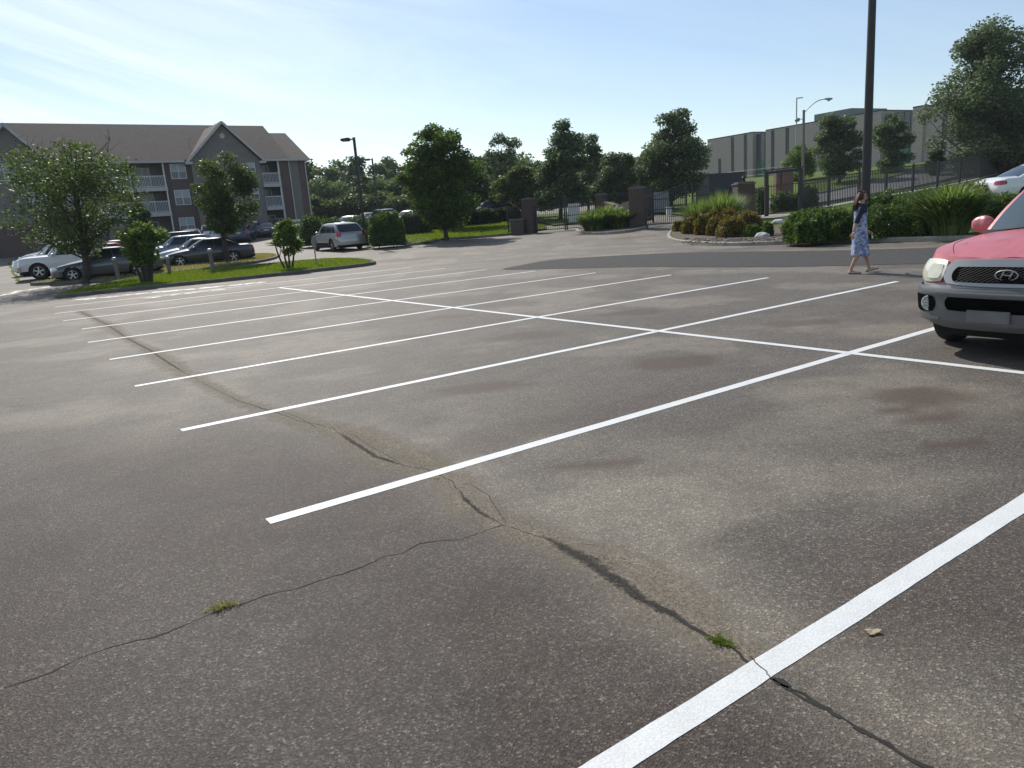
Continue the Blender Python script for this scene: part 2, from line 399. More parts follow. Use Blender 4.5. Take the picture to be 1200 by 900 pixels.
def pxline(pts): return [G(*p) for p in pts]
def seg_dist(P, line):
    best = np.full(len(P), 1e9)
    for a, b in zip(line[:-1], line[1:]):
        a = np.array(a[:2]); b = np.array(b[:2]); ab = b-a
        t = np.clip(((P-a)@ab)/(ab@ab), 0, 1); best = np.minimum(best, np.linalg.norm(P-(a+t[:, None]*ab), axis=1))
    return best
main_crack = pxline([(1085,899),(1050,880),(1000,850),(950,822),(905,795),(880,776),(845,752),(815,735),(790,720),(755,703),(720,678),(690,657),(665,645),(642,633),(612,622),(588,614),
                     (562,600),(545,585),(528,563),(500,549),(470,545),(440,535),(412,517),(388,502),(352,494),(318,482),(280,470),(250,455),(222,440),(200,427),(175,410),(150,397),(125,380),(108,372),(90,363)])
side_crack = pxline([(590,615),(566,623),(540,631),(515,633),(490,637),(470,648),(450,652),(425,664),(400,672),(372,680),(345,690),(310,697),(290,706),(268,712),(240,722),(215,733),(180,747),(160,750),(135,757),(90,772),(60,788),(40,795),(5,806)])
joint = pxline([(160,457),(120,466),(60,472),(0,478)])
far_crack = pxline([(8,307),(14,316),(19,324),(24,331)])
_f = (lv[:, 1] > 0) & (lv[:, 1] < 60) & (lv[:, 0] > -60) & (lv[:, 0] < 20)
W = np.zeros((len(lv), 4), np.float32); W[:, 3] = 1
Pn = lv[_f][:, :2]
dmain = seg_dist(Pn, main_crack); dside = seg_dist(Pn, side_crack); djoint = seg_dist(Pn, joint)
nzv = np.array([noise.fractal(Vector((p[0]*.5, p[1]*.5, 3.)), 1., 2., 4) for p in Pn])
nzf = np.array([noise.fractal(Vector((p[0]*1.7, p[1]*1.7, 9.)), 1., 2., 3) for p in Pn])
def blob(px, py, rx, ry, soft=.5, ang=0.):
    c = G(px, py); d = Pn-np.array(c[:2]); ca, sa = math.cos(ang), math.sin(ang)
    u = (d[:, 0]*ca+d[:, 1]*sa)/rx; v = (-d[:, 0]*sa+d[:, 1]*ca)/ry
    return _ss(1+soft, 1-soft, np.hypot(u, v)+.45*nzf)
# which side of the crack: right / far side is smoother and dustier, left near side coarse and dark
a0 = np.array(main_crack[0][:2]); b0 = np.array(main_crack[14][:2]); nrm = np.array([b0[1]-a0[1], a0[0]-b0[0]]); nrm /= np.linalg.norm(nrm)
sd = (Pn-a0)@nrm
coarse = _ss(.4, -.8, sd + .5*nzv)*_ss(7.5, 4.5, Pn[:, 1])
dust = 1.0*np.exp(-(dmain/.30)**2)*(.75+.5*nzf) + .45*np.exp(-(dmain/.9)**2)*_ss(0, .3, sd)
dust = np.maximum(dust, 1.*blob(740,590,.75,.55)); dust = np.maximum(dust, .8*blob(880,560,1.2,.6)); dust = np.maximum(dust, .9*blob(760,650,.5,.3,.5,-.5)); dust = np.maximum(dust, .65*blob(440,515,.5,.5))
dust = np.maximum(dust, .5*blob(1080,800,.5,.4)); dust = np.maximum(dust, .5*blob(1000,495,.9,.35)); dust = np.maximum(dust, .4*blob(560,470,1.,.6))
dust = np.maximum(dust, .28*np.exp(-(dside/.12)**2))
dust = np.maximum(dust, .8*_ss(-.15, .4, nzv)*_ss(3, 6, Pn[:, 1])); dust = np.maximum(dust, .25)*(1-.85*coarse)
dust += .3*_ss(14, 30, Pn[:, 1])  # far asphalt is made paler with distance
damp = 1.0*coarse*_ss(-.5, .3, nzv+.1) + .35*coarse
damp = np.maximum(damp, .5*blob(1130,640,.9,.3)); damp = np.maximum(damp, .6*blob(640,500,2.,.25,.5,.55)); damp = np.maximum(damp, .6*blob(1180,700,1.,.4))
stain = blob(785,424,.50,.32,.3)*.9
for a in ((1080,464,.42,.28),(1052,482,.2,.1),(1085,490,.28,.10),(1110,480,.2,.07),(620,394,.55,.35),(748,366,.6,.3),(940,378,.6,.25),(520,372,.5,.3),(480,395,.5,.3),(1120,520,.2,.1),(560,455,.5,.2),(700,545,.3,.1)):
    stain = np.maximum(stain, blob(*a, .3)*(.9 if a[1] > 400 else .7))
stain = np.maximum(stain, .8*blob(455,306,2.2,1.,.4)); stain = np.maximum(stain, .5*blob(540,309,2.5,.5,.4)); stain = np.maximum(stain, .6*blob(850,293,1.5,.6)); stain=np.maximum(stain,.7*blob(740,278,1.2,.8))
W[_f, 0] = np.clip(dust, 0, 1); W[_f, 1] = np.clip(damp, 0, 1); W[_f, 2] = np.clip(stain, 0, 1)
W[~_f, 0] = .7
ca = lot.data.color_attributes.new('wear', 'FLOAT_COLOR', 'POINT'); ca.data.foreach_set('color', W.ravel())

def ribbon(name, pts, width, mat, dz, jit=.3, step=.05, kind='structure', wander=0., parent=None, dens=None):
    """a thin irregular strip lying on the ground along a polyline"""
    rd = random.Random(len(pts)*31+int(pts[0][0]*100)); P = []
    for a, b in zip(pts[:-1], pts[1:]):
        n = max(1, int((b-a).length/step))
        for i in range(n): P.append(a.lerp(b, i/n))
    P.append(pts[-1]); L = []; off = 0.; j1 = j2 = 0.; jw = jit*.75
    for i, p in enumerate(P):
        t = (P[min(i+1, len(P)-1)]-P[max(i-1, 0)]); t.z = 0; t.normalize(); n = Vector((-t.y, t.x, 0))
        off = off*.8 + rd.gauss(0, wander); w = width(i/len(P)) if callable(width) else width
        j1 = j1*.55+rd.uniform(-jw, jw); j2 = j2*.55+rd.uniform(-jw, jw); w1 = w/2*max(.1, 1+j1); w2 = w/2*max(.1, 1+j2); c = p+n*off
        L.append((c+n*w1, c-n*w2))
    zs = H(np.array([[q.x for q in l] for l in L]), np.array([[q.y for q in l] for l in L]))
    mb = MB(); mb.grid([[(l[0].x, l[0].y, zs[i][0]+dz), (l[1].x, l[1].y, zs[i][1]+dz)] for i, l in enumerate(L)])
    o = mb.build(name, mat, parent)
    if kind and parent is None: tag(o, kind=kind)
    return o
class _w:
    pass
def wd(mx, mn, f, ph):                       # crack width that swells and closes
    return lambda t: mn+(mx-mn)*max(0., math.sin(f*t*PI+ph))**2*(.6+.4*math.sin(t*97.+ph))
ribbon('pavement_crack', main_crack, wd(.017, .005, 9, .4), M['crack'], .0016, .6, .03, wander=.0045)
ribbon('pavement_crack', side_crack, wd(.010, .004, 11, 1.), M['crack'], .0016, .6, .03, wander=.003)
ribbon('pavement_crack', joint, .02, M['crumbled'], .004, .7, .08, wander=.01)
ribbon('pavement_crack', far_crack, .14, M['grass'], .012, .5, .3, wander=.03)
for pl in ([(552,568),(572,580),(580,594),(592,612)],[(415,510),(428,520),(446,529),(470,543)],[(330,482),(352,490),(372,502)]):
    ribbon('pavement_crack', pxline(pl), .0035, M['crack'], .0016, .5, .02, wander=.0015)

def soft_ribbon(name, pts, width, mat, dz, step=.06, wander=.0):
    rd = random.Random(int(pts[0][0]*77)); P = []; NC = 7
    for a, b in zip(pts[:-1], pts[1:]):
        n = max(1, int((b-a).length/step))
        for i in range(n): P.append(a.lerp(b, i/n))
    P.append(pts[-1]); V = []; E = []; n = len(P)
    for i, p in enumerate(P):
        t = P[min(i+2, n-1)]-P[max(i-2, 0)]; t.z = 0; t.normalize(); nr = Vector((-t.y, t.x, 0)); w = width(i/n) if callable(width) else width; endf = min(1, i/6, (n-1-i)/6)
        for k in range(NC):
            u = -1+2*k/(NC-1); q = p+nr*(u*w/2); V.append((q.x, q.y)); E.append(max(0, 1-abs(u))*endf)
    V = np.array(V); Z = H(V[:, 0], V[:, 1])+dz; mb = MB(); g_ = [[(V[i*NC+k][0], V[i*NC+k][1], Z[i*NC+k]) for k in range(NC)] for i in range(n)]
    me = bpy.data.meshes.new(name); vs = [q for r in g_ for q in r]; me.from_pydata(vs, [], [(i*NC+k, (i+1)*NC+k, (i+1)*NC+k+1, i*NC+k+1) for i in range(n-1) for k in range(NC-1)]); me.materials.append(mat)
    c = me.color_attributes.new('edge', 'FLOAT_COLOR', 'POINT'); c.data.foreach_set('color', np.repeat(np.array(E, np.float32), 4)); o = bpy.data.objects.new(name, me); link(o); tag(o, kind='structure'); return o
soft_ribbon('settled_sand', main_crack[2:], lambda t: .55+.35*math.sin(t*11)**2, M['sand'], .0005)
soft_ribbon('settled_sand', pxline([(640,628),(700,640),(760,665),(820,705),(900,760)]), .5, M['sand'], .0007)
soft_ribbon('settled_sand', pxline([(385,500),(430,508),(480,530),(540,560)]), .7, M['sand'], .0007)
soft_ribbon('crumbled_seam', pxline([(595,616),(640,630),(660,642),(690,657),(716,676),(755,703),(790,722),(830,747),(878,776)]), lambda t: .13+.11*math.exp(-((t-.38)/.25)**2), M['crumb'], .0012)
soft_ribbon('crumbled_seam', pxline([(900,793),(940,815),(985,842),(1020,862),(1060,886),(1095,905)]), .10, M['crumb'], .0012)
soft_ribbon('crumbled_seam', pxline([(528,563),(545,585),(562,600),(590,615),(615,624)]), .09, M['crumb'], .0012)
soft_ribbon('crumbled_seam', pxline([(388,502),(412,517),(440,535),(470,545),(505,550)]), .12, M['crumb'], .0012)
soft_ribbon('crumbled_seam', pxline([(92,364),(108,372),(125,380),(150,397),(175,410),(200,427),(222,440)]), .09, M['crumb'], .0012, .1)

for pl, w_ in (([(905,797),(922,806),(940,815),(962,829),(985,842)], .014), ([(1000,852),(1020,862),(1040,873),(1060,886),(1092,903)], .018), ([(905,797),(914,800),(925,806)], .03), ([(668,646),(690,657),(702,668),(716,678)], .012), ([(735,693),(755,704),(775,713),(790,721)], .014), ([(800,727),(818,738),(836,748)], .014)):
    ribbon('pavement_crack', pxline(pl), w_, M['crack'], .0020, .8, .02, wander=.004)
ribbon('pavement_crack', pxline([(876,771),(886,779),(896,786),(906,796)]), .0035, M['crack'], .0046, .8, .01, wander=.004)
# painted stall lines
Wst = 2.74
def stall_line(sx0, sy0, sx1, sy1, name='parking_line', w=.104, mat=None, dz=.0022):
    n = max(2, int(math.hypot(sx1-sx0, sy1-sy0)/.5)); pts = []
    for i in range(n+1):
        t = i/n; x, y = S(sx0+(sx1-sx0)*t, sy0+(sy1-sy0)*t); pts.append(Vector((x, y, 0)))
    return ribbon(name, pts, w, mat or M['paint'], dz, .022, .05, wander=.0005)
LE = {7:-6.10, 6:-6.06, 5:-6.06, 4:-6.03, 3:-6.08, 2:-5.95, 1:-6.12, 0:-6.15, -1:-6.0}
for k in range(-1, 10):
    stall_line(LE.get(k, -6.1), -k*Wst, 6.10, -k*Wst)
stall_line(0, .05, 0, -9.6*Wst, dz=.0036)
# pale broken strips by the island; an older faded marking at the far left
ribbon('pale_strip', pxline([(84,352),(130,348),(200,341),(262,335.5),(312,330.5)]), .75, M['flaky'], .006, .3, .3, wander=.05)
ribbon('pale_strip', pxline([(170,350),(215,344.5),(262,339)]), .45, M['flaky'], .009, .3, .3, wander=.05)
ribbon('pale_strip', pxline([(0,347),(25,341),(60,336)]), .35, M['flaky'], .006, .3, .3, wander=.05)

# dark utility patch across the aisle
def smooth_poly(pts, n=6, closed=True):
    out = []; m = len(pts)
    for i in range(m if closed else m-1):
        p0, p1, p2, p3 = (pts[(i-1) % m], pts[i], pts[(i+1) % m], pts[(i+2) % m]) if closed else (pts[max(i-1, 0)], pts[i], pts[i+1], pts[min(i+2, m-1)])
        for k in range(n):
            t = k/n; out.append(.5*((2*p1)+(p2-p0)*t+(2*p0-5*p1+4*p2-p3)*t*t+(3*p1-p0-3*p2+p3)*t**3))
    if not closed: out.append(pts[-1])
    return out
def sheet(name, poly, dz, mat, cell=1.5, parent=None, kind='structure', zf=None):
    bm = bmesh.new(); vs = [bm.verts.new((p[0], p[1], 0)) for p in poly]; bm.faces.new(vs)
    xs = [p[0] for p in poly]; ys = [p[1] for p in poly]
    for lo, hi, no in ((min(xs), max(xs), (1,0,0)), (min(ys), max(ys), (0,1,0))):
        k = math.ceil(lo/cell)*cell
        while k < hi:
            bmesh.ops.bisect_plane(bm, geom=bm.verts[:]+bm.edges[:]+bm.faces[:], plane_co=(k*no[0], k*no[1], 0), plane_no=no); k += cell
    bmesh.ops.triangulate(bm, faces=bm.faces)
    P = np.array([v.co[:2] for v in bm.verts]); Z = H(P[:, 0], P[:, 1])+dz
    for v, z in zip(bm.verts, Z): v.co.z = z
    bmesh.ops.recalc_face_normals(bm, faces=bm.faces)
    if sum(f.normal.z for f in bm.faces) < 0: bmesh.ops.reverse_faces(bm, faces=bm.faces)
    for f in bm.faces: f.smooth = True
    me = bpy.data.meshes.new(name); bm.to_mesh(me); bm.free(); me.materials.append(mat)
    o = bpy.data.objects.new(name, me); link(o, parent)
    if kind: tag(o, kind=kind)
    return o
def kerb(name, line, mat, closed=False, w=.16, top=.14, step=.4, lip=.0):
    P = []; m = len(line)
    for i in range(m if closed else m-1):
        a = line[i]; b = line[(i+1) % m]; n = max(1, int((b-a).length/step))
        for k in range(n): P.append(a.lerp(b, k/n))
    if not closed: P.append(line[-1])
    rows = []; n = len(P)
    for i, p in enumerate(P):
        a = P[(i-1) % n] if closed else P[max(i-1, 0)]; b = P[(i+1) % n] if closed else P[min(i+1, n-1)]
        t = b-a; t.z = 0; t.normalize(); nr = Vector((-t.y, t.x, 0)); z = h1(p.x, p.y)
        rows.append([Vector((p.x, p.y, z))+nr*o_+Vector((0, 0, q)) for o_, q in ((-w/2,-.05),(-w/2,top-.03),(-w/2+.03,top),(w/2-.03,top),(w/2,top-.03),(w/2,-.05))])
    mb = MB(); mb.grid(rows, closeu=closed)
    return tag(mb.build(name, mat), kind='structure')
def inside(poly, P):
    x, y = P[:, 0], P[:, 1]; c = np.zeros(len(P), bool); n = len(poly)
    for i in range(n):
        x1, y1 = poly[i][0], poly[i][1]; x2, y2 = poly[(i+1) % n][0], poly[(i+1) % n][1]
        k = ((y1 > y) != (y2 > y)); c ^= k & (x < (x2-x1)*(y-y1)/((y2-y1) or 1e-9)+x1)
    return c
def blades(name, label, poly, n, hgt, mat, dz, w=.012, parent=None, lean=.5):
    xs = [p[0] for p in poly]; ys = [p[1] for p in poly]
    P = np.stack([rng.uniform(min(xs), max(xs), n*3), rng.uniform(min(ys), max(ys), n*3)], -1); P = P[inside(poly, P)][:n]; n = len(P)
    Z = H(P[:, 0], P[:, 1])+dz; a = rng.uniform(0, 2*PI, n); hh = hgt*rng.uniform(.4, 1.2, n); l = rng.uniform(0, lean, n)*hh; b = rng.uniform(0, 2*PI, n); ww = w*rng.uniform(.6, 1.3, n)
    V = np.zeros((n, 3, 3)); V[:, 0, 0] = P[:, 0]-np.cos(a)*ww; V[:, 0, 1] = P[:, 1]-np.sin(a)*ww; V[:, 1, 0] = P[:, 0]+np.cos(a)*ww; V[:, 1, 1] = P[:, 1]+np.sin(a)*ww
    V[:, 2, 0] = P[:, 0]+np.cos(b)*l; V[:, 2, 1] = P[:, 1]+np.sin(b)*l; V[:, 0, 2] = V[:, 1, 2] = Z; V[:, 2, 2] = Z+hh
    return rawtris(name, V.reshape(-1, 3), 3, mat, parent)
def rawtris(name, V, k, mat, parent=None):
    me = bpy.data.meshes.new(name); n = len(V)//k
    me.vertices.add(len(V)); me.vertices.foreach_set('co', np.ascontiguousarray(V, np.float32).ravel())
    me.loops.add(len(V)); me.loops.foreach_set('vertex_index', np.arange(len(V), dtype=np.int32))
    me.polygons.add(n); me.polygons.foreach_set('loop_start', np.arange(0, n*k, k, dtype=np.int32))
    me.update(calc_edges=True); me.materials.append(mat)
    o = bpy.data.objects.new(name, me); return link(o, parent)

dark = smooth_poly(pxline([(590,316),(610,311),(645,305),(700,301),(780,297),(870,295),(960,294),(1060,291.5),(1150,289),(1230,287),(1330,284),(1330,306),(1230,309),(1100,309),(960,312),(860,313),(760,313),(660,315)]), 4)
sheet('road_patch', dark, .006, M['dark_asphalt'], 1.)

# near island with grass, kerb all round
near_isl = smooth_poly(pxline([(66,349),(100,346.5),(170,339),(250,331.5),(340,322),(400,315.5),(434,311),(437,308.5),(420,306),(380,306),(300,313),(230,318.5),(165,327),(110,338)]), 3)
kerb('kerb', near_isl, M['kerb_shaded'], True)
sheet('island_grass', near_isl, .12, M['grass'], .8)
tag(blades('grass', '', near_isl, 26000, .07, M['blade'], .12, .014), 'short bright green grass growing on the long kerbed island', 'grass', kind='stuff')
# second island under the parked cars: dry grass
far_isl = smooth_poly(pxline([(38,334.5),(80,332.5),(130,330),(180,324),(250,315.5),(300,308.5),(322,303.5),(322,300),(300,299.5),(262,303.5),(200,311),(140,319),(80,327.5)]), 3)
kerb('kerb', far_isl, M['kerb_shaded'], True)
sheet('island_dry_grass', far_isl, .12, M['dry_grass'], .8)
tag(blades('dry_grass', '', far_isl, 16000, .08, M['blade_dry'], .12, .016), 'thin dry grass growing on the narrow island beside the parked sedans', 'grass', kind='stuff')
# centre lawn
lawn_front = pxline([(432,284),(452,286),(480,287.5),(505,285),(520,281.5),(560,279),(600,275.5),(618,272.5)])
lp = smooth_poly(lawn_front, 4, False)
lawn_back = [Vector((3.2,50,0)), Vector((3,56,0)), Vector((-2,64,0)), Vector((-14,64,0)), Vector((-19,60,0)), Vector((-16,56,0))]
lawn = lp+lawn_back
kerb('kerb', lp, M['kerb_shaded'], False)
sheet('lawn', lawn, .12, M['grass'], 1.5)
tag(blades('lawn_grass', '', lawn, 30000, .09, M['blade'], .12, .03), 'mown green grass covering the lawn left of the entrance gates', 'grass', kind='stuff')
bedb = pxline([(432,284.5),(452,286.5),(480,288),(506,285.5),(500,280),(480,277),(440,278)])
sheet('mulch_bed', bedb, .135, M['soil'], 1.)
# planting island between the two gates
mid_isl = smooth_poly(pxline([(676,271.5),(690,274.5),(712,274.5),(735,272.5),(752,269),(757,266),(752,262),(735,262),(710,262),(688,266)]), 3)
kerb('kerb', mid_isl, M['kerb'], True)
sheet('mulch_bed', mid_isl, .12, M['soil'], 1.)
# planted bank on the right: kerb, mulch, grass going up the hill
edge_px = [(800,262),(790,270),(784,277.5),(790,283),(815,286.5),(850,288),(890,287.5),(930,286),(980,284.5),(1060,283),(1110,282),(1150,281),(1200,280)]
bank_edge = smooth_poly(pxline(edge_px), 4, False)
x2, y2 = S(15.9, -18.); x3, y3 = S(16, -26); x4, y4 = S(16, -45)
bank_edge += [Vector((x2, y2, 0)), Vector((x3, y3, 0)), Vector((x4, y4, 0))]
bank_edge = [Vector((p.x, p.y, 0)) for p in bank_edge]
kerb('kerb', bank_edge, M['kerb'], False)
bank = bank_edge+[Vector((60,-20,0)), Vector((149,-20,0)), Vector((149,240,0)), Vector((12,240,0)), Vector((12,98,0)), Vector((9.5,70,0)), Vector((13.6,44,0)), Vector((13,40,0))]
sheet('bank_grass', bank, .10, M['grass'], 2.)
mulch = pxline([(790,270),(786,277),(792,282),(815,285.5),(850,287),(890,286.5),(930,285),(980,283.5),(1060,282),(1110,281),(1150,280),(1200,279),(1260,277),(1260,262),(1200,262),(1000,266),(905,268),(890,262),(850,258),(810,260)])
sheet('mulch_bed', mulch, .115, M['soil'], 1.)
strip = [Vector((9.5,55,0)), Vector((14.2,56,0)), Vector((17,96,0)), Vector((6,97,0)), Vector((5.5,62,0))]
sheet('gate_lawn', [Vector(p) for p in ((3.8,53,0),(6.6,53,0),(8.5,57,0),(8,66,0),(-1,70,0),(-2,66,0),(3.2,57,0))], .10, M['grass'], 1.5)
# road climbing the hill behind the fence, with its pavement
def px_depth_line(pts): return [Vector((at(x, y, 10)[0]/10*Y, Y, 0)) for x, y, Y in pts]
road_a = [Vector(p) for p in ((17.5,45.0,0),(24,49.5,0),(31,54.5,0),(40,60,0),(60,68,0),(110,80,0))]
road_b = [Vector(p) for p in ((17.8,56,0),(24,58,0),(31,63,0),(42,70,0),(62,79,0),(110,92,0))]
sheet('hill_road', smooth_poly(road_a, 4, False)+smooth_poly(road_b, 4, False)[::-1], .125, M['old_asphalt'], 2.)
for ln, nm in ((road_a, 'kerb'), (road_b, 'kerb')):
    kerb(nm, smooth_poly(ln, 4, False), M['kerb'], False, top=.26)
walk = [Vector((p.x+.6, p.y-1.0, 0)) for p in road_a]; walk2 = [Vector((p.x+.9, p.y-2.3, 0)) for p in road_a]
sheet('pavement', smooth_poly(walk, 4, False)+smooth_poly(walk2, 4, False)[::-1], .13, M['concrete'], 2.)
path = pxline([(870,257),(880,255),(925,253),(928,256),(885,260),(872,261)])
sheet('footpath', path, .13, M['concrete'], 1.)
sheet('hill_path', [Vector(p) for p in ((38,160,0),(70,130,0),(84,112,0),(85.5,114,0),(71.5,133,0),(39,164,0))], .16, M['concrete'], 4.)
# ------------------------------------------------------------------ vegetation
F = {}
F['lime'] = foliage_mat('lime_leaves', [(.055,.10,.02), (.095,.15,.03), (.17,.23,.055)], .45, .4)
F['maple'] = foliage_mat('maple_leaves', [(.05,.09,.02), (.075,.12,.028), (.12,.17,.045)], .42, .45)
F['maple_pale'] = foliage_mat('pale_maple_leaves', [(.045,.075,.022), (.075,.11,.032), (.13,.16,.06)], .42, .45)
F['grey'] = foliage_mat('grey_green_leaves', [(.065,.095,.045), (.095,.13,.062), (.15,.185,.095)], .40, .4)
F['dark'] = foliage_mat('dark_leaves', [(.034,.058,.02), (.05,.08,.026), (.07,.105,.036)], .28, .5)
F['far'] = foliage_mat('far_leaves', [(.065,.098,.035), (.09,.125,.045), (.12,.15,.06)], .4, .6)
F['shrub'] = foliage_mat('shrub_leaves', [(.042,.082,.016), (.07,.12,.022), (.115,.17,.035)], .30, .35)
F['rust'] = foliage_mat('rusty_leaves', [(.06,.10,.02), (.12,.14,.03), (.20,.14,.035), (.27,.12,.045)], .35, .45)
F['reed'] = foliage_mat('reed_leaves', [(.05,.09,.02), (.11,.17,.04), (.24,.28,.11)], .45, .4)
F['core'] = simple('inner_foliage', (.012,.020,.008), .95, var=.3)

def leaves(name, C_, size, mat, parent=None, flat=.45, droop=0., long=1.7):
    """one mesh of leaf sprays: folded rhombs at the points C_"""
    n = len(C_); a = rng.normal(size=(n, 3)); a[:, 2] = a[:, 2]*flat-droop; a /= np.linalg.norm(a, axis=1)[:, None]
    b = rng.normal(size=(n, 3)); b -= a*(a*b).sum(1)[:, None]; b /= np.linalg.norm(b, axis=1)[:, None]; c = np.cross(a, b)
    s = (size*rng.uniform(.6, 1.35, n))[:, None]
    V = np.empty((n, 4, 3)); V[:, 0] = C_; V[:, 1] = C_+a*s*.5*long/1.7*1.2+b*s*.42+c*s*.10; V[:, 2] = C_+a*s*long*.75; V[:, 3] = C_+a*s*.5*long/1.7*1.2-b*s*.42+c*s*.10
    return rawtris(name, V.reshape(-1, 3), 4, mat, parent)
def clump_pts(cen, rad, n):
    """points through and around clump centres, denser at their rims"""
    out = []
    for c, r in zip(cen, rad):
        k = max(4, int(n*(r**2)/np.mean(np.array(rad)**2)))
        d = rng.normal(size=(k, 3)); d /= np.linalg.norm(d, axis=1)[:, None]
        q = rng.uniform(.2, 1.45, k)**.6
        p = d*q[:, None]*r*np.array([1, 1, .72]); out.append(np.array(c)+p)
    return np.concatenate(out)
def limb(mb, p, q, r0, r1, rd, sag=.12, n=5, sides=6):
    p = Vector(p); q = Vector(q); d = (q-p).length; pts = []; off = Vector((rd.uniform(-1, 1), rd.uniform(-1, 1), rd.uniform(-.2, .8)))*d*sag
    for i in range(n+1):
        t = i/n; pts.append(p.lerp(q, t)+off*math.sin(PI*t))
    mb.tube(pts, [r0+(r1-r0)*(i/n)**.8 for i in range(n+1)], sides)
    return pts
def tree(label, base, h, w, bot, mat='maple', seed=1, ncl=46, nleaf=330, lsize=.13, tr=.14, bark='bark', shape='oval', gap=.12, stems=1, dead=0, group=None, cr=.20, dep=.9, name='tree', cat='tree', lean=(0,0), flat=.45, droop=.1):
    rd = random.Random(seed); t = thing(name, label, cat, base, 0, group)
    cen = []; rad = []
    ht = h-bot; tries = 0
    while len(cen) < ncl and tries < 6000:
        tries += 1
        z = rd.random(); a = rd.uniform(0, 2*PI); rr = math.sqrt(rd.random())
        if shape == 'oval': env = math.sin(PI*min(1, max(0, z*.86+.10)))**.62
        elif shape == 'cone': env = (1-z)**.75*.98+.10 if z > .12 else .75
        elif shape == 'round': env = math.sqrt(max(0., 1-(2*z-1)**2))*.95+.05
        elif shape == 'vase': env = (.42+.75*z) if z < .72 else max(.1, .96-(z-.72)*2.6)
        else: env = 1-.5*z
        wob = .80+.32*noise.noise(Vector((math.cos(a)*1.3+seed, math.sin(a)*1.3, z*2.6+seed*.37)))*1.6
        if rr < .35 and rd.random() < .5: continue
        r = rr*env*wob*w/2
        c = (r*math.cos(a)+lean[0]*z, r*math.sin(a)*dep+lean[1]*z, bot+z*ht*.95)
        cr_ = w*cr*.9*rd.uniform(.4, 1.1)*(.55+.45*env)
        if rd.random() < gap: continue
        if any((Vector(c)-Vector(k)).length < cr_*.55 for k in cen): continue
        cen.append(c); rad.append(cr_)
    # bark: trunk(s) and limbs as one part each
    mb = MB(); top = Vector((lean[0]*.6, lean[1]*.6, bot+ht*.62)); trunks = []
    if stems == 1:
        pts = limb(mb, (0,0,-.1), top, tr, tr*.3, rd, .04, 8, 9); trunks.append(pts)
        mb.lathe([(tr*1.55, -.08), (tr*1.25, .08), (tr*1.02, .28)], n=9)
    else:
        for k in range(stems):
            a = 2*PI*k/stems+rd.random(); rr_ = w*.22
            pts = limb(mb, (math.cos(a)*tr*.9, math.sin(a)*tr*.9, -.08), (math.cos(a)*rr_, math.sin(a)*rr_, bot+ht*.55), tr*.55, tr*.2, rd, .06, 7, 7); trunks.append(pts)
    mb.build('trunk', M[bark], t, smooth=True)
    mb = MB()
    for c, r_ in zip(cen, rad):
        pts = min(trunks, key=lambda T: (T[-1]-Vector(c)).length); zc = max(bot*.8, c[2]-(Vector(c).xy.length)*.85-.2)
        k = min(range(len(pts)), key=lambda i: abs(pts[i].z-zc))
        limb(mb, pts[k], c, tr*.24, tr*.05, rd, .12, 4, 4)
        for _ in range(2):
            e = Vector(c)+Vector((rd.gauss(0, 1), rd.gauss(0, 1), rd.gauss(.2, .8)))*r_*.6; limb(mb, c, e, tr*.06, tr*.02, rd, .1, 2, 3)
    for _ in range(dead):
        a = rd.uniform(0, 2*PI); q = Vector((math.cos(a)*w*.28, math.sin(a)*w*.2, h*rd.uniform(.9, 1.12))); P_ = limb(mb, top, q, tr*.22, tr*.03, rd, .06, 5, 4)
        for _ in range(4):
            s = P_[rd.randint(2, 5)]; limb(mb, s, s+Vector((rd.gauss(0, .5), rd.gauss(0, .3), rd.uniform(.3, .9))), tr*.07, tr*.015, rd, .1, 3, 3)
    mb.build('branches', M[bark], t, smooth=True)
    leaves('crown', clump_pts(cen, rad, nleaf), lsize, F[mat], t, flat, droop)
    return t
def shrub(label, base, w, d, h, mat='shrub', seed=1, n=5200, ls=.07, name='shrub', cat='shrub', group=None, top=None, lumps=.12, rz=0., sq=.62):
    """clipped or mounded bush: leaves over an uneven dark twiggy core"""
    t = thing(name, label, cat, base, rz, group); g2 = np.random.default_rng(seed)
    def surf(a, b):
        k = 1+lumps*np.array([noise.noise(Vector((math.cos(x)*2.2+seed*3.1, math.sin(x)*2.2, y*2.2))) for x, y in zip(a, b)])*1.6
        e = sq; cx = np.sign(np.cos(a))*np.abs(np.cos(a))**e; sx = np.sign(np.sin(a))*np.abs(np.sin(a))**e
        cb = np.cos(b)**(.55 if sq < .8 else .8); sb = np.sin(b)**.8
        return np.stack([w/2*cx*cb*k, d/2*sx*cb*k, np.maximum(h*sb*k, .02)], -1)
    a = g2.uniform(0, 2*PI, n); b = np.arcsin(g2.uniform(0.0, 1, n)**.9*.999); P = surf(a, b)*g2.uniform(.86, 1.03, n)[:, None]
    leaves('foliage', P, ls, F[mat], t, .6, 0, 1.5)
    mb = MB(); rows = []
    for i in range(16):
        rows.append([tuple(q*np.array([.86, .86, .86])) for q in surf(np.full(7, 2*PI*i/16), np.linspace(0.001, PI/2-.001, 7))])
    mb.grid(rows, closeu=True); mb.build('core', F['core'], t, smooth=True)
    return t
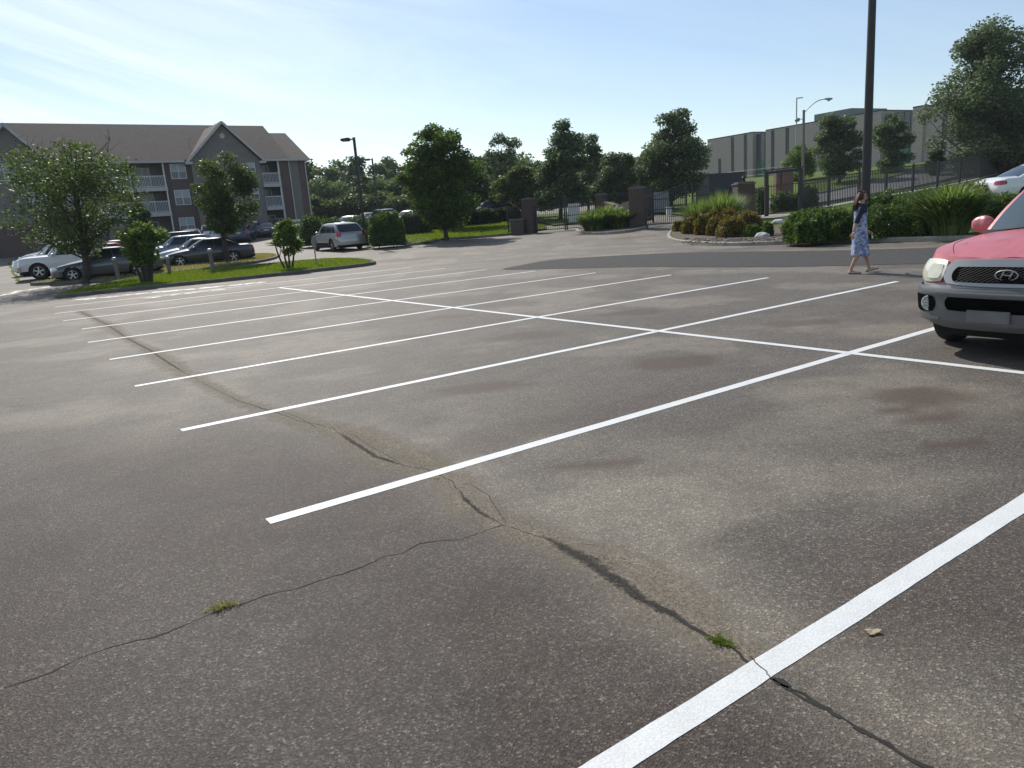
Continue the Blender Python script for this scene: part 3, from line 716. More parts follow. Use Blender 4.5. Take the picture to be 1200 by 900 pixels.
def reeds(label, base, r, h, n=2600, seed=3, mat='reed', name='ornamental_grass', arch=.7, wid=.016, spread=1., group=None, cat='ornamental grass', dead=None):
    g2 = np.random.default_rng(seed); t = thing(name, label, cat, base, 0, group)
    a = g2.uniform(0, 2*PI, n); q = np.sqrt(g2.uniform(0, 1, n)); r0 = q*r*.45; hh = h*g2.uniform(.55, 1.08, n)*(1-.25*q); out = q*r*spread*g2.uniform(.5, 1.15, n)+arch*.35*hh*g2.uniform(.2, 1, n)
    K = 5; V = np.zeros((n, K-1, 4, 3)); ww = wid*g2.uniform(.6, 1.4, n); ta = a+PI/2
    def P(tt):
        rr = r0+out*tt**1.6; z = hh*(tt*1.25-arch*.55*tt**2.6)
        return np.stack([rr*np.cos(a), rr*np.sin(a), z], -1)
    for k in range(K-1):
        t0, t1 = k/(K-1), (k+1)/(K-1); p0, p1 = P(t0), P(t1); w0 = ww*(1-t0)**.6; w1 = ww*(1-t1)**.6; s = np.stack([np.cos(ta), np.sin(ta), 0*ta], -1)
        V[:, k, 0] = p0-s*w0[:, None]; V[:, k, 1] = p0+s*w0[:, None]; V[:, k, 2] = p1+s*w1[:, None]; V[:, k, 3] = p1-s*w1[:, None]
    rawtris('blades', V.reshape(-1, 3), 4, F[mat], t)
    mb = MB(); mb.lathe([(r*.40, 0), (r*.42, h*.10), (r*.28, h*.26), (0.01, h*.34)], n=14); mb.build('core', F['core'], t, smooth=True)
    return t
def dims(x0, x1, y0, y1, Y):                       # a crown's box in the photograph as metres at distance Y
    k = pxm((x0+x1)/2, (y0+y1)/2, Y); return (x1-x0)/k, (y1-y0)/k

def ptree(label, bx, by, x0, x1, ytop, ybot, Y, z=None, **kw):
    """tree whose foot stands at bx, by and whose crown spans x0..x1, ytop..ybot, at distance Y"""
    b = at(bx, by, Y); zz = h1(b.x, b.y) if z is None else z; k = pxm(bx, by, Y)
    hz = lambda x, y: at(x, y, Y).z - zz
    xc = at((x0+x1)/2, (ytop+ybot)/2, Y).x
    top = hz((x0+x1)/2, ytop); bot = hz((x0+x1)/2, ybot)
    return tree(label, (b.x, Y, zz), top, (x1-x0)/k, bot, lean=(xc-b.x, 0), **kw)

G1 = 'trees planted along the car park islands'
ptree('large thin-leaved tree with bare twigs at its top, above the grey sedan and white pickup', 100,325, -6,190,163,292, 33.6, mat='maple_pale', seed=8, ncl=52, nleaf=260, lsize=.105, tr=.19, gap=.4, dead=8, cr=.155, shape='vase', group=G1)
ptree('green tree standing beside the dark grey sedan at the end of the dry island', 268,306, 226,308,180,272, 40, mat='maple_pale', seed=9, ncl=44, nleaf=330, lsize=.105, tr=.16, gap=.15, dead=1, cr=.2, shape='round', group=G1)
G2 = 'crape myrtles on the grass island'
ptree('taller crape myrtle on the left of the grass island, in front of the grey sedan', 172,328, 133,200,262,309, 30.2, mat='lime', seed=13, ncl=52, nleaf=190, lsize=.095, tr=.15, stems=5, bark='bark', shape='vase', cr=.16, gap=.15, group=G2, name='crape_myrtle', cat='tree')
ptree('smaller open crape myrtle on the right of the grass island near the sign post', 338,309, 310,366,257,297, 32.2, mat='lime', seed=17, ncl=34, nleaf=150, lsize=.075, tr=.10, stems=4, bark='bark', shape='vase', cr=.15, gap=.3, group=G2, name='crape_myrtle', cat='tree')
ptree('dense dark maple on the front edge of the lawn beside the entrance gate', 523,279, 470,564,143,262, 47.5, mat='maple', seed=21, ncl=70, nleaf=420, lsize=.15, tr=.15, gap=.05, cr=.19, shape='oval')
G3 = 'trees behind the entrance gates'
ptree('small dark tree further back on the lawn, half hidden behind the dense maple', 530,263, 512,585,185,250, 58, mat='dark', seed=25, ncl=36, nleaf=260, lsize=.17, tr=.13, cr=.2, group=G3)
ptree('open airy tree right of the lawn maple, between it and the tall grey-green tree', 585,255, 556,628,158,240, 66, mat='grey', seed=29, ncl=44, nleaf=230, lsize=.17, tr=.16, gap=.3, cr=.17, group=G3)
ptree('low bright green tree just behind the left gate pillar and fence', 612,262, 580,640,196,240, 60, mat='maple_pale', seed=31, ncl=30, nleaf=240, lsize=.16, tr=.12, cr=.2, group=G3)
ptree('tall pointed grey-green tree behind the closed double gate', 657,262, 618,712,140,238, 58, mat='grey', seed=35, ncl=66, nleaf=330, lsize=.16, tr=.18, gap=.1, cr=.17, shape='cone', group=G3)
ptree('open-branched tree with a gappy top just right of the pointed gate tree', 690,258, 672,708,150,225, 64, mat='grey', seed=37, ncl=26, nleaf=200, lsize=.16, tr=.13, gap=.3, cr=.26, group=G3)
ptree('short rounded tree behind the brick gate wall', 727,255, 698,756,178,236, 60, mat='grey', seed=39, ncl=36, nleaf=300, lsize=.16, tr=.13, gap=.1, cr=.2, shape='round', group=G3)
ptree('large dark spreading tree behind the right entrance gate', 787,246, 748,833,127,228, 58, mat='grey', seed=43, ncl=64, nleaf=360, lsize=.16, tr=.17, gap=.08, cr=.18, shape='oval', group=G3)
ptree('squat tree filling the gap left of the large spreading gate tree', 765,248, 735,778,182,236, 66, mat='grey', seed=45, ncl=24, nleaf=260, lsize=.17, tr=.12, cr=.24, group=G3)
G4 = 'trees on the slope below the modern building'
ptree('small bright green young tree beside the street lamp on the slope', 938,222, 919,957,170,214, 78, mat='lime', seed=51, ncl=24, nleaf=260, lsize=.16, tr=.10, cr=.26, group=G4, shape='round')
ptree('round grey-green tree on the slope left of the tall dark pole', 983,219, 945,1014,134,208, 68, mat='grey', seed=53, ncl=48, nleaf=330, lsize=.17, tr=.15, cr=.19, shape='round', group=G4)
ptree('upright grey-green tree on the slope just right of the tall dark pole', 1042,212, 1019,1067,130,200, 70, mat='grey', seed=57, ncl=38, nleaf=300, lsize=.17, tr=.15, cr=.23, group=G4)
ptree('big dense tree at the right edge behind the picket fence', 1170,214, 1084,1240,22,200, 57, mat='grey', seed=61, ncl=110, nleaf=420, lsize=.17, tr=.30, gap=.04, cr=.15, shape='oval', group=G4)
ptree('small dark bush-like tree left of the big right-hand tree', 1098,205, 1084,1110,176,203, 62, mat='dark', seed=63, ncl=16, nleaf=240, lsize=.16, tr=.08, cr=.3, group=G4)
ptree('dark conifer in front of the apartment balconies, behind the thin-leaved tree', 166,285, 148,184,232,282, 62, mat='dark', seed=65, ncl=34, nleaf=300, lsize=.16, tr=.12, cr=.25, shape='cone')

# far line of woods: single trees with their own crowns, three ranks deep
GF = 'distant trees of the wood behind the car park'
descr = ['pale', 'dark', 'grey-green', 'bushy', 'tall', 'low', 'broad', 'narrow']
far = [ # px centre, top y, half width px, distance
 (363,186,16,140),(384,190,18,135),(405,186,16,150),(424,182,17,140),(447,190,16,140),(464,183,15,150),(480,192,15,140),(374,212,22,110),(400,214,20,112),(432,206,22,105),(455,210,20,102),(476,204,18,100),
 (498,196,18,130),(520,190,18,140),(548,188,18,140),(570,182,16,130),(600,172,20,125),(618,190,18,120),(640,190,18,120),(676,190,20,118),(700,186,16,120),(722,196,16,130),(745,194,20,130),(770,196,18,125),
 (500,214,18,95),(524,216,18,96),(548,212,20,95),(572,206,20,92),(596,204,20,94),(620,206,20,92),(644,206,20,95),(668,204,18,92),(690,202,18,95),(712,200,18,92),(734,200,18,94),(756,202,18,92),(778,204,18,95),(800,208,16,92),(822,212,14,90),
 (348,210,14,125),(366,232,16,96),(392,238,16,95),(415,232,18,94),(444,228,18,92),(468,232,16,90)]
names_far = ['behind the apartment gable end', 'left of the far lamp', 'behind the tall lamp pole', 'right of the far lamp', 'behind the lawn maple', 'behind the closed gate', 'behind the right gate']
for i, (cx, ty, hw, Y) in enumerate(far):
    place = names_far[0] if cx < 395 else names_far[2] if cx < 430 else names_far[3] if cx < 480 else names_far[4] if cx < 570 else names_far[5] if cx < 700 else names_far[6]
    tree('hazy green distant tree in the wood, one of many alike above the parked cars' , (at(cx, 240, Y).x, Y, h1(at(cx, 240, Y).x, Y)-.5), at(cx, ty, Y).z-h1(at(cx, 240, Y).x, Y)+.5, 2*hw/pxm(cx, 200, Y)*1.45, 1.2 if Y < 115 else 2.,
         mat='far' if i % 3 else 'dark', seed=100+i, ncl=30, nleaf=150 if Y > 115 else 200, lsize=.42 if Y > 115 else .30, tr=.2, gap=.05, cr=.24, shape=('oval', 'round', 'oval', 'vase')[i % 4], group=GF, name='distant_tree')

# shrubs and hedges by the lawn, pixel foot, width, height, distance
def pshrub(label, x0, x1, ytop, ybot, Y, depth=None, z=None, **kw):
    c = at((x0+x1)/2, ybot, Y); k = pxm((x0+x1)/2, ybot, Y); w = (x1-x0)/k; zz = (h1(c.x, c.y)+.10) if z is None else z
    hh = at((x0+x1)/2, ytop, Y).z-zz
    return shrub(label, (c.x, Y, zz), w, depth or w, hh, **kw)
pshrub('big clipped round dark bush beside the lamp post and the silver crossover', 433,476,249,285, 44.5, mat='shrub', seed=2, n=9000, ls=.09, sq=1., group='clipped bushes by the lawn')
pshrub('low round bush left of the silver crossover', 350,381,252,276, 52, depth=2, sq=1., mat='shrub', seed=3, n=3500, ls=.09, group='clipped bushes by the lawn')
pshrub('flat clipped bush behind the silver crossover', 374,404,255,272, 54, depth=1.6, mat='shrub', seed=4, n=3000, ls=.09, group='clipped bushes by the lawn')
pshrub('clipped bush behind the lamp post foot', 402,436,253,275, 54, depth=1.6, mat='shrub', seed=5, n=3000, ls=.09, group='clipped bushes by the lawn')
pshrub('very small round bush between the silver crossover and the big dark bush', 421,432,270,280, 46, depth=.6, mat='shrub', seed=6, n=900, ls=.07, group='clipped bushes by the lawn')
for i, (x0, x1, yt, yb, Y, lb) in enumerate([(468,505,248,266,57,'first hedge block behind the lawn, right of the big round bush'),(500,542,247,262,60,'hedge block behind the trunks of the two lawn trees'),(540,583,244,258,61,'hedge block at the back of the lawn under the dark parked car'),(578,612,243,254,62,'last hedge block at the back of the lawn by the black fence')]):
    pshrub(lb, x0, x1, yt, yb, Y, depth=1.6, mat='dark', seed=10+i, n=3200, ls=.11, lumps=.06, name='hedge', cat='hedge', group='hedge blocks along the back of the lawn')
# rusty-leaved shrubs of the right planting bed
gr = 'rusty-leaved shrubs in the planting bed'
rust = [(789,803,260,276,36.5,'leftmost small rusty shrub at the tip of the planting bed'),(800,818,256,279,35,'second rusty shrub from the tip of the planting bed'),(814,832,254,279,34,'rusty shrub in front of the tall reeds, third from the tip'),
        (829,847,256,279,33,'rounded rusty shrub just left of the biggest one'),(842,872,255,280,31.5,'biggest rusty shrub at the front of the planting bed'),(826,846,248,262,36,'upper rusty shrub behind the front row, beside the reeds'),
        (844,868,246,264,35.5,'upper rusty shrub in front of the brick pillar'),(864,892,249,271,32.5,'spreading rusty shrub below the iron gate frame'),(873,892,265,277,30.5,'small green-leaved shrub right of the biggest rusty shrub'),(895,905,262,272,30,'tiny green shrub by the pale rock')]
for i, (x0, x1, yt, yb, Y, lb) in enumerate(rust):
    pshrub(lb, x0, x1, yt, yb, Y, mat='rust' if i < 8 else 'shrub', seed=20+i, n=3600, ls=.065, lumps=.25, sq=.9, group=gr)
reeds('tall green reeds growing behind the rusty shrubs', at(845,262,37.5)[:2]+(h1(at(845,262,37.5).x,37.5)+.1,), 1.5, 1.7, 2200, 31, arch=.3, spread=.7)
reeds('green reeds at the left back of the planting bed', at(820,264,38)[:2]+(h1(at(820,264,38).x,38)+.1,), 1.2, 1.4, 1700, 32, arch=.35, spread=.7)
for i, (px, py, Y, r, h) in enumerate([(697,272,42,1.25,1.25),(712,271,43,1.35,1.55),(727,270,42,1.2,1.2)]):
    lb = ('left mound of fountain grass on the island between the gates', 'tallest middle mound of fountain grass between the gates', 'right mound of fountain grass against the brick pillar')[i]
    p = at(px, py, Y); reeds(lb, (p.x, Y, h1(p.x, Y)+.1), r, h*1.3, 1500, 40+i, arch=1.05, wid=.024, spread=.9, group='mounds of fountain grass')
# big laurel-like shrubs along the right kerb
gs = 'green shrubs along the right kerb'
big = [(921,962,250,284,24.6,1.9,'leftmost dark green shrub of the row by the walking woman'),(950,999,246,284,24.8,2.0,'wide green shrub directly left of the walking woman'),(992,1052,243,283,24.3,2.2,'clipped green shrub directly behind the walking woman'),
       (1040,1098,241,281,23.8,2.2,'clipped green shrub right of the woman, beside the fountain grass'),(1012,1070,228,262,27.5,2.,'upper green shrub behind the clipped row, under the picket fence'),(1062,1104,226,256,28.5,2.,'light green shrub left of the top of the fountain grass')]
for i, (x0, x1, yt, yb, Y, d, lb) in enumerate(big):
    pshrub(lb, x0, x1, yt, yb, Y, depth=d, mat='shrub', seed=50+i, n=9500, ls=.065, lumps=.24, sq=.85, group=gs)
pshrub('dark green shrub right of the fountain grass, below the white sedan', 1148,1190,229,272,23.5, depth=2., mat='shrub', seed=57, n=9000, ls=.065, group=gs)
pshrub('green shrub at the right edge behind the pink car mirror', 1180,1240,228,268,22.5, depth=2., mat='shrub', seed=58, n=8000, ls=.065, group=gs)
pshrub('pale green shrub on the slope beside the white sedan', 1128,1160,215,245,27, depth=1.8, mat='maple_pale' , seed=59, n=6000, ls=.07, group=gs)
p = at(1112,276,22.6); reeds('large arching fountain grass behind the pink car', (p.x, 22.6, h1(p.x, 22.6)+.1), 1.1, 2.35, 2800, 60, arch=1.1, wid=.024, spread=.8)
# low plants by the iron pedestrian gate
for i, (x0, x1, yt, yb, Y, lb) in enumerate([(884,897,222,252,44,'loose shrub behind the fence left of the pedestrian gate'),(905,936,226,252,44.5,'pale shrub seen through the pedestrian gate'),(937,956,218,247,44.5,'climbing shrub right of the pedestrian gate')]):
    pshrub(lb, x0, x1, yt, yb, Y, depth=1.2, mat='maple', seed=70+i, n=2200, ls=.09, lumps=.3, group='shrubs around the pedestrian gate')
# weeds in the cracks
for (px, py, r, h, n, mt, lb) in ((262,712,.085,.045,170,'blade_dry','yellowish tuft of grass growing from the thin side crack'),(843,752,.055,.035,150,'blade','dark green weed growing from the main crack beside the near line'),(850,757,.04,.02,60,'blade','tiny green sprout just right of the dark weed in the crack'),(512,716-155,.03,.02,24,'blade_dry','tiny dry sprout beside the second painted line')):
    p = G(px, py); g2 = np.random.default_rng(n); a = g2.uniform(0, 2*PI, n); q = r*g2.uniform(0, 1, n); b = g2.uniform(0, 2*PI, n); hh = h*g2.uniform(.3, 1, n)
    V = np.zeros((n, 3, 3)); sq = .45; X = q*np.cos(a); Yy = q*np.sin(a)*sq
    V[:, 0] = np.stack([X-.0022*np.sin(b), Yy-.0022*np.cos(b), 0*X], -1); V[:, 1] = np.stack([X+.0022*np.sin(b), Yy+.0022*np.cos(b), 0*X], -1); V[:, 2] = np.stack([X+np.cos(b)*hh*1.1, Yy+np.sin(b)*hh*1.1, hh*.8], -1)
    o = rawtris('weed', V.reshape(-1, 3), 3, M[mt]); o.location = (p.x, p.y, .003); o.rotation_euler = (0, 0, .35 if n == 170 else -.5); tag(o, lb, 'weed')
# fallen leaf and pebbles
mb = MB(); L_ = []
for k in range(12):
    a = 2*PI*k/12; r = .024*(1+.25*math.cos(3*a)); L_.append((r*math.cos(a)*1.2, r*math.sin(a)*.8, .004+.004*math.cos(2*a)))
mb.add(L_+[(v[0], v[1], v[2]-.002) for v in L_], [tuple(range(12)), tuple(range(23, 11, -1))]+[(k, k+12, (k+1) % 12+12, (k+1) % 12) for k in range(12)])
lf = mb.build('fallen_leaf', simple('tan_leaf', (.34,.27,.17), .8)); lf.location = G(1022,742)+Vector((0,0,.006)); tag(lf, 'small tan fallen leaf lying right of the nearest painted line', 'leaf')
# ------------------------------------------------------------------ gates, fences, pillars, lamps, bollards
M['brick'] = brick('dark_brick', (.060,.034,.030), (.085,.050,.042), (.10,.09,.08))
M['cap'] = simple('pillar_cap', (.12,.11,.10), .8, var=.2)
def pillar(label, px, pyb, Y, w, h, group='brick pillars of the entrance', rz=0.):
    p = at(px, pyb, Y); t = thing('brick_pillar', label, 'pillar', (p.x, Y, h1(p.x, Y)-.05), rz, group)
    mb = MB(); mb.box((-w/2, -w/2, 0), (w/2, w/2, h)); mb.build('shaft', M['brick'], t)
    mb = MB(); e = .05; mb.box((-w/2-e, -w/2-e, h+.001), (w/2+e, w/2+e, h+.07)); mb.box((-w/2+.05, -w/2+.05, h+.071), (w/2-.05, w/2-.05, h+.13)); mb.build('cap', M['cap'], t)
    return t, p
GZ = -.45
pA, a_ = pillar('brick pillar at the left end of the closed double gate', 621.5, 271, 48, .72, 2.15, rz=GZ)
pB, b_ = pillar('short brick pillar at the right end of the closed double gate', 706, 262, 47.5, .6, 2.0, rz=GZ)
pC, c_ = pillar('brick pillar between the fountain grass and the open driveway gate', 748.5, 268, 41.5, .80, 2.2, rz=GZ)
pD, d_ = pillar('brick pillar with a lantern between the driveway gate and the iron gate frame', 871.5, 250, 40.5, .92, 2.0)
mb = MB(); mb.lathe([(.0,0),(.10,0),(.12,.03),(.05,.06),(.09,.12),(.10,.22),(.05,.30),(.0,.33)], n=10); ln = mb.build('lantern', M['iron']); ln.location = (d_.x, d_.y, h1(d_.x, d_.y)+2.08); tag(ln, 'small dark lantern standing on the brick pillar beside the iron gate frame', 'lantern')
# low brick block left of pillar A, curved wall between B and C
mb = MB(); mb.box((-.42,-.35,0),(.42,.35,.92)); mb.mi = 1; mb.box((-.46,-.39,.921),(.46,.39,1.0)); lb_ = mb.build('brick_block', [M['brick'], M['cap']]); lb_.location = (a_.x-.85, 47.6, h1(a_.x-.85, 47.6)-.02); tag(lb_, 'low square brick planter block left of the leftmost gate pillar', 'planter')
bw = MB(); n = 10; pts = []
for i in range(n+1):
    t = i/n; x = b_.x+(c_.x-b_.x)*t; y = 47.5+(41.5-47.5)*t; pts.append((x, y, h1(x, y)))
d = Vector((c_.x-b_.x, -6., 0)).normalized(); nn = Vector((-d.y, d.x, 0))*.15; rows = []
for i, (x, y, z) in enumerate(pts[0:]):
    if i == 0: x, y = x+d.x*.36, y+d.y*.36
    if i == n: x, y = x-d.x*.48, y-d.y*.48
    hh = 1.45+.25*math.cos(i/n*PI)**2; v = Vector((x, y, z-.1)); rows.append([v-nn, v-nn+Vector((0,0,hh)), v+nn+Vector((0,0,hh)), v+nn])
bw.grid(rows); bw.add(rows[0], [(0,1,2,3)]); bw.add(rows[-1], [(3,2,1,0)])
tag(bw.build('brick_wall', M['brick']), 'low brick wall running between two pillars behind the fountain grass', 'wall')

def fence(name, label, cat, line, h, n_per=1, pick=.165, post=.09, hf=None, group=None, posts=True):
    """iron picket fence: posts and picket panels with rails; the line is a list of ground points, one post at each"""
    t = thing(name, label, cat, line[0], 0, group); o = Vector(line[0])
    for p in line if posts else []:
        q = Vector(p)-o; mb = MB(); mb.box((q.x-post/2, q.y-post/2, q.z-.1), (q.x+post/2, q.y+post/2, q.z+h+.06)); mb.box((q.x-post*.65, q.y-post*.65, q.z+h+.061), (q.x+post*.65, q.y+post*.65, q.z+h+.09)); mb.build('post', M['iron'], t)
    for a, b in zip(line[:-1], line[1:]):
        a = Vector(a)-o; b = Vector(b)-o; mb = MB(); n = max(2, int((b-a).length/pick))
        for k in range(1, n):
            c = a.lerp(b, k/n); top = h if hf is None else hf((c+o)); mb.box((c.x-.018, c.y-.018, c.z+.06), (c.x+.018, c.y+.018, c.z+top))
        for zz in (.14, h-.22, h-.06):
            dz = Vector((0,0,zz)); mb.bar(a+dz, b+dz, .03, .05)
        mb.build('picket_panel', M['iron'], t)
    return t
def gl(pts): return [Vector((x, y, h1(x, y)+.1)) for x, y in pts]
# long fence climbing the slope on the right
postpx = [(937,251,42.0),(971,244,44),(1006,240,45.6),(1037.5,236,47.2),(1069,230,48.8),(1098,223,50.6),(1124,219,52.6),(1148,216,54.6),(1171,211,57),(1193,206,59.5),(1216,201,62),(1240,196,65),(1266,192,68)]
line = []
for x, y, Y in postpx:
    p = at(x, y, Y); line.append((p.x, Y))
fence('picket_fence', 'long black iron picket fence climbing the slope on the right', 'fence', gl(line), 1.72)
# gate frame for walkers: two tall posts and a beam
gfa = at(898,254,41.); gfb = at(937.5,250,42.)
t = thing('pedestrian_gate', 'tall black iron gate frame with a picket gate for walkers', 'gate', (gfa.x, 41., h1(gfa.x, 41.)+.1))
dv = Vector((gfb.x-gfa.x, 1., h1(gfb.x, 42.)-h1(gfa.x, 41.)))
for q in (Vector((0,0,0)), dv):
    mb = MB(); mb.box((q.x-.09, q.y-.09, q.z-.1), (q.x+.09, q.y+.09, q.z+2.42)); mb.build('post', M['iron'], t)
mb = MB(); mb.bar(Vector((0,0,2.33)), dv+Vector((0,0,2.33)), .12, .14); mb.bar(Vector((-.12,0,2.47)), dv+Vector((.12,0,2.47)), .2, .05); mb.build('beam', M['iron'], t)
mb = MB(); k_ = 13
for k in range(k_):
    c = Vector((0,0,0)).lerp(dv, (k+1)/(k_+1)); mb.box((c.x-.01, c.y-.01, c.z+.08), (c.x+.01, c.y+.01, c.z+1.7))
for zz in (.15, .95, 1.6): mb.bar(Vector((.1,0,zz)), dv-Vector((.1,0,-zz)), .035, .04)
mb.build('gate_leaf', M['iron'], t)
mb = MB(); mb.box((dv.x-.22, dv.y-.12, 1.0), (dv.x-.10, dv.y-.04, 1.18)); mb.build('lock', M['iron'], t)
fence('picket_fence', 'short black picket fence between the lantern pillar and the walkers gate', 'fence', gl([(d_.x+.55, 40.6), (gfa.x-.15, 41.)]), 1.6, posts=False)
# driveway gate between C and D (two leaves with swept tops)
def swept(x0, x1, h0, h1_, sign):
    def f(p):
        u = (p.x-x0)/(x1-x0); return h0+(h1_-h0)*(math.sin(u*PI/2) if sign > 0 else 1-math.cos(u*PI/2))
    return f
def gate(label, A, B, z0, h0, h1_, group='entrance gate leaves', post=.09):
    A = Vector((*A, z0)); B = Vector((*B, z0)); t = thing('driveway_gate', label, 'gate', A, 0, group); d = B-A; n = int(d.length/.12); mb = MB(); tp = []
    for k in range(n+1):
        u = k/n; c = d*u; hh = h0+(h1_-h0)*(u*u*(3-2*u)); tp.append(c+Vector((0,0,hh)))
        if 0 < k < n: mb.box((c.x-.013, c.y-.013, .07), (c.x+.013, c.y+.013, hh))
    mb.build('pickets', M['iron'], t)
    mb = MB(); mb.tube(tp, .024, 6)
    for zz in (.10, .9, min(h0, h1_)-.14): mb.bar(Vector((0,0,zz)), d+Vector((0,0,zz)), .04, .045)
    mb.build('rails', M['iron'], t)
    for c, hh in ((d*0, h0), (d, h1_)):
        mb = MB(); mb.box((c.x-post/2, c.y-post/2, 0), (c.x+post/2, c.y+post/2, hh+.12)); mb.build('stile', M['iron'], t)
    return t
mA = ((a_.x+b_.x)/2, (48+47.5)/2); zA = h1(*mA)+.02
gate('left leaf of the closed double gate with a swept top', (a_.x+.45, 47.95), (mA[0]-.06, mA[1]), zA, 1.55, 2.05)
gate('right leaf of the closed double gate with a swept top', (mA[0]+.06, mA[1]), (b_.x-.40, 47.55), zA, 2.05, 1.55)
m2 = at(805,258,42.5); m2b = at(814,256,43.5)
gate('left leaf of the driveway gate, right of the middle brick pillar', (c_.x+.5, 41.8), (m2.x, 42.6), h1(m2.x, 42.5)+.02, 1.6, 2.15)
gate('right leaf of the driveway gate, reaching the lantern pillar', (m2.x+.45, 42.9), (d_.x-.55, 41.2), h1(m2.x, 42.5)+.02, 2.15, 1.65)
p1 = at(596,270,48.5); fence('picket_fence', 'short black picket fence left of the leftmost gate pillar at the lawn edge', 'fence', gl([(p1.x, 48.5), (a_.x-.4, 48.1)]), 1.65)
p2 = at(740,250,47); fence('picket_fence', 'black picket fence seen above the low brick wall behind the fountain grass', 'fence', gl([(b_.x+.4, 49), (b_.x+3.2, 47.2), (c_.x+.3, 44)]), 1.95)
# services: cabinet, enclosure, sign pillars, boxes
def boxthing(name, label, cat, px, py, Y, w, d, h, mat, mat2=None, rz=0., dz=.1):
    p = at(px, py, Y); t = thing(name, label, cat, (p.x, Y, h1(p.x, Y)+dz), rz); mb = MB(); mb.box((-w/2,-d/2,0),(w/2,d/2,h)); mb.build('body', mat, t)
    mb = MB(); mb.box((-w/2-.03,-d/2-.03,h+.001),(w/2+.03,d/2+.03,h+.05)); mb.build('top', mat2 or mat, t)
    return t
M['navy_metal'] = lapped('navy_sheet_metal', (.020,.026,.038), .30, .5, .5, axis=0)
M['grey_metal'] = simple('grey_cabinet', (.20,.21,.21), .5, var=.15)
boxthing('refuse_enclosure', 'dark blue-black screened enclosure behind the driveway gate', 'enclosure', 844,233,62, 3.2, 2.4, 2.2, M['navy_metal'], rz=.2)
boxthing('utility_cabinet', 'pale grey utility cabinet seen through the driveway gate', 'cabinet', 770,245,56, 1.6, .8, 1.4, M['grey_metal'])
boxthing('utility_box', 'small white box on the verge under the large spreading gate tree', 'box', 784,246,52, .35, .25, .5, M['white_trim'])
boxthing('utility_cabinet', 'white slatted cabinet seen through the closed double gate', 'cabinet', 673,256,54, .75, .5, 1.25, M['white_trim'])
M['sign_brick'] = brick('sign_brick', (.14,.05,.035), (.18,.07,.05), (.2,.17,.14))
for px, w, lb in ((921,.95,'wide red brick sign pillar on the slope behind the walkers gate'), (910.5,.35,'narrow dark brick post beside the wide sign pillar')):
    p = at(px, 226, 62); mb = MB(); mb.box((-w/2,-.3,0),(w/2,.3,2.0)); mb.mi = 1; mb.box((-w/2-.04,-.34,2.001),(w/2+.04,.34,2.08)); o = mb.build('brick_sign_pillar', [M['sign_brick'], M['cap']]); o.location = (p.x, 62, h1(p.x, 62)+.08); tag(o, lb, 'pillar')
# lamps
def shoebox(label, px, pyb, pyt, Y, arm, sz=1., group='black car park lamp posts', name='parking_lamp', rz=0.):
    p = at(px, pyb, Y); z = h1(p.x, Y)+.1; hh = at(px, pyt, Y).z-z; t = thing(name, label, 'lamp post', (p.x, Y, z), rz, group)
    mb = MB(); w = .075*sz; mb.box((-.28,-.28,-.3),(.28,.28,.55)); mb.build('base', M['concrete'], t) if sz > 1.2 else None
    mb = MB(); mb.box((-w,-w,0),(w,w,hh)); mb.box((-w*1.6,-w*1.6,.0),(w*1.6,w*1.6,.12)); mb.build('pole', M['bronze'], t)
    s = -1 if arm < 0 else 1; L_ = abs(arm)
    mb = MB(); mb.bar((s*w,0,hh-.10), (s*(w+.18),0,hh-.10), .07); mb.build('arm', M['bronze'], t)
    mb = MB(); x0 = w+.18; vs = []
    for x, z0_, z1_, y in ((x0, -.18, -.02, .15), (x0+.1, -.20, .0, .17), (x0+L_, -.16, -.04, .15)):
        vs.append([Vector((s*x, -y, hh+z0_)), Vector((s*x, -y, hh+z1_)), Vector((s*x, y, hh+z1_)), Vector((s*x, y, hh+z0_))])
    mb.grid([v+[v[0]] for v in vs]); mb.add(vs[0], [(0,1,2,3)]); mb.add(vs[-1], [(3,2,1,0)]); hd = mb.build('lamp_head', M['bronze'], t)
    mb = MB(); mb.box((s*x0+s*.12 if s > 0 else -(x0+L_-.08), -.11, hh-.205), (x0+L_-.08 if s > 0 else -x0-.12, .11, hh-.190)); mb.build('lens', M['lamp_lens'], hd)
    return t
shoebox('black shoebox lamp post leaning over the silver crossover', 427.5, 272, 160, 47, -.55)
shoebox('smaller black shoebox lamp post against the distant wood', 443, 248, 185, 80, -.55)
pl = at(1013, 274, 27.5)
t = thing('parking_lamp', 'very tall thick dark pole behind the shrubs, running out of the top of the picture', 'lamp post', (pl.x, 27.5, h1(pl.x, 27.5)+.1), 0, 'black car park lamp posts')
mb = MB(); mb.lathe([(0,0),(.28,0),(.28,.5),(.25,.55),(0,.55)], n=16); mb.build('base', M['concrete'], t)
mb = MB(); mb.lathe([(.165,.55),(.163,.6),(.118,10.2),(.0,10.2)], n=18); mb.box((-.19,-.19,.551),(.19,.19,.58)); mb.build('pole', M['bronze'], t, smooth=True, angle=40) if False else mb.build('pole', M['bronze'], t)
mb = MB(); mb.bar((-.9,0,10.1),(.9,0,10.1),.09); mb.build('arm', M['bronze'], t)
for s in (-1, 1):
    mb = MB(); mb.box((s*.9-.28,-.2,10.0),(s*.9+.28,.2,10.2)); hd = mb.build('lamp_head', M['bronze'], t); mb = MB(); mb.box((s*.9-.2,-.14,9.985),(s*.9+.2,.14,9.998)); mb.build('lens', M['lamp_lens'], hd)
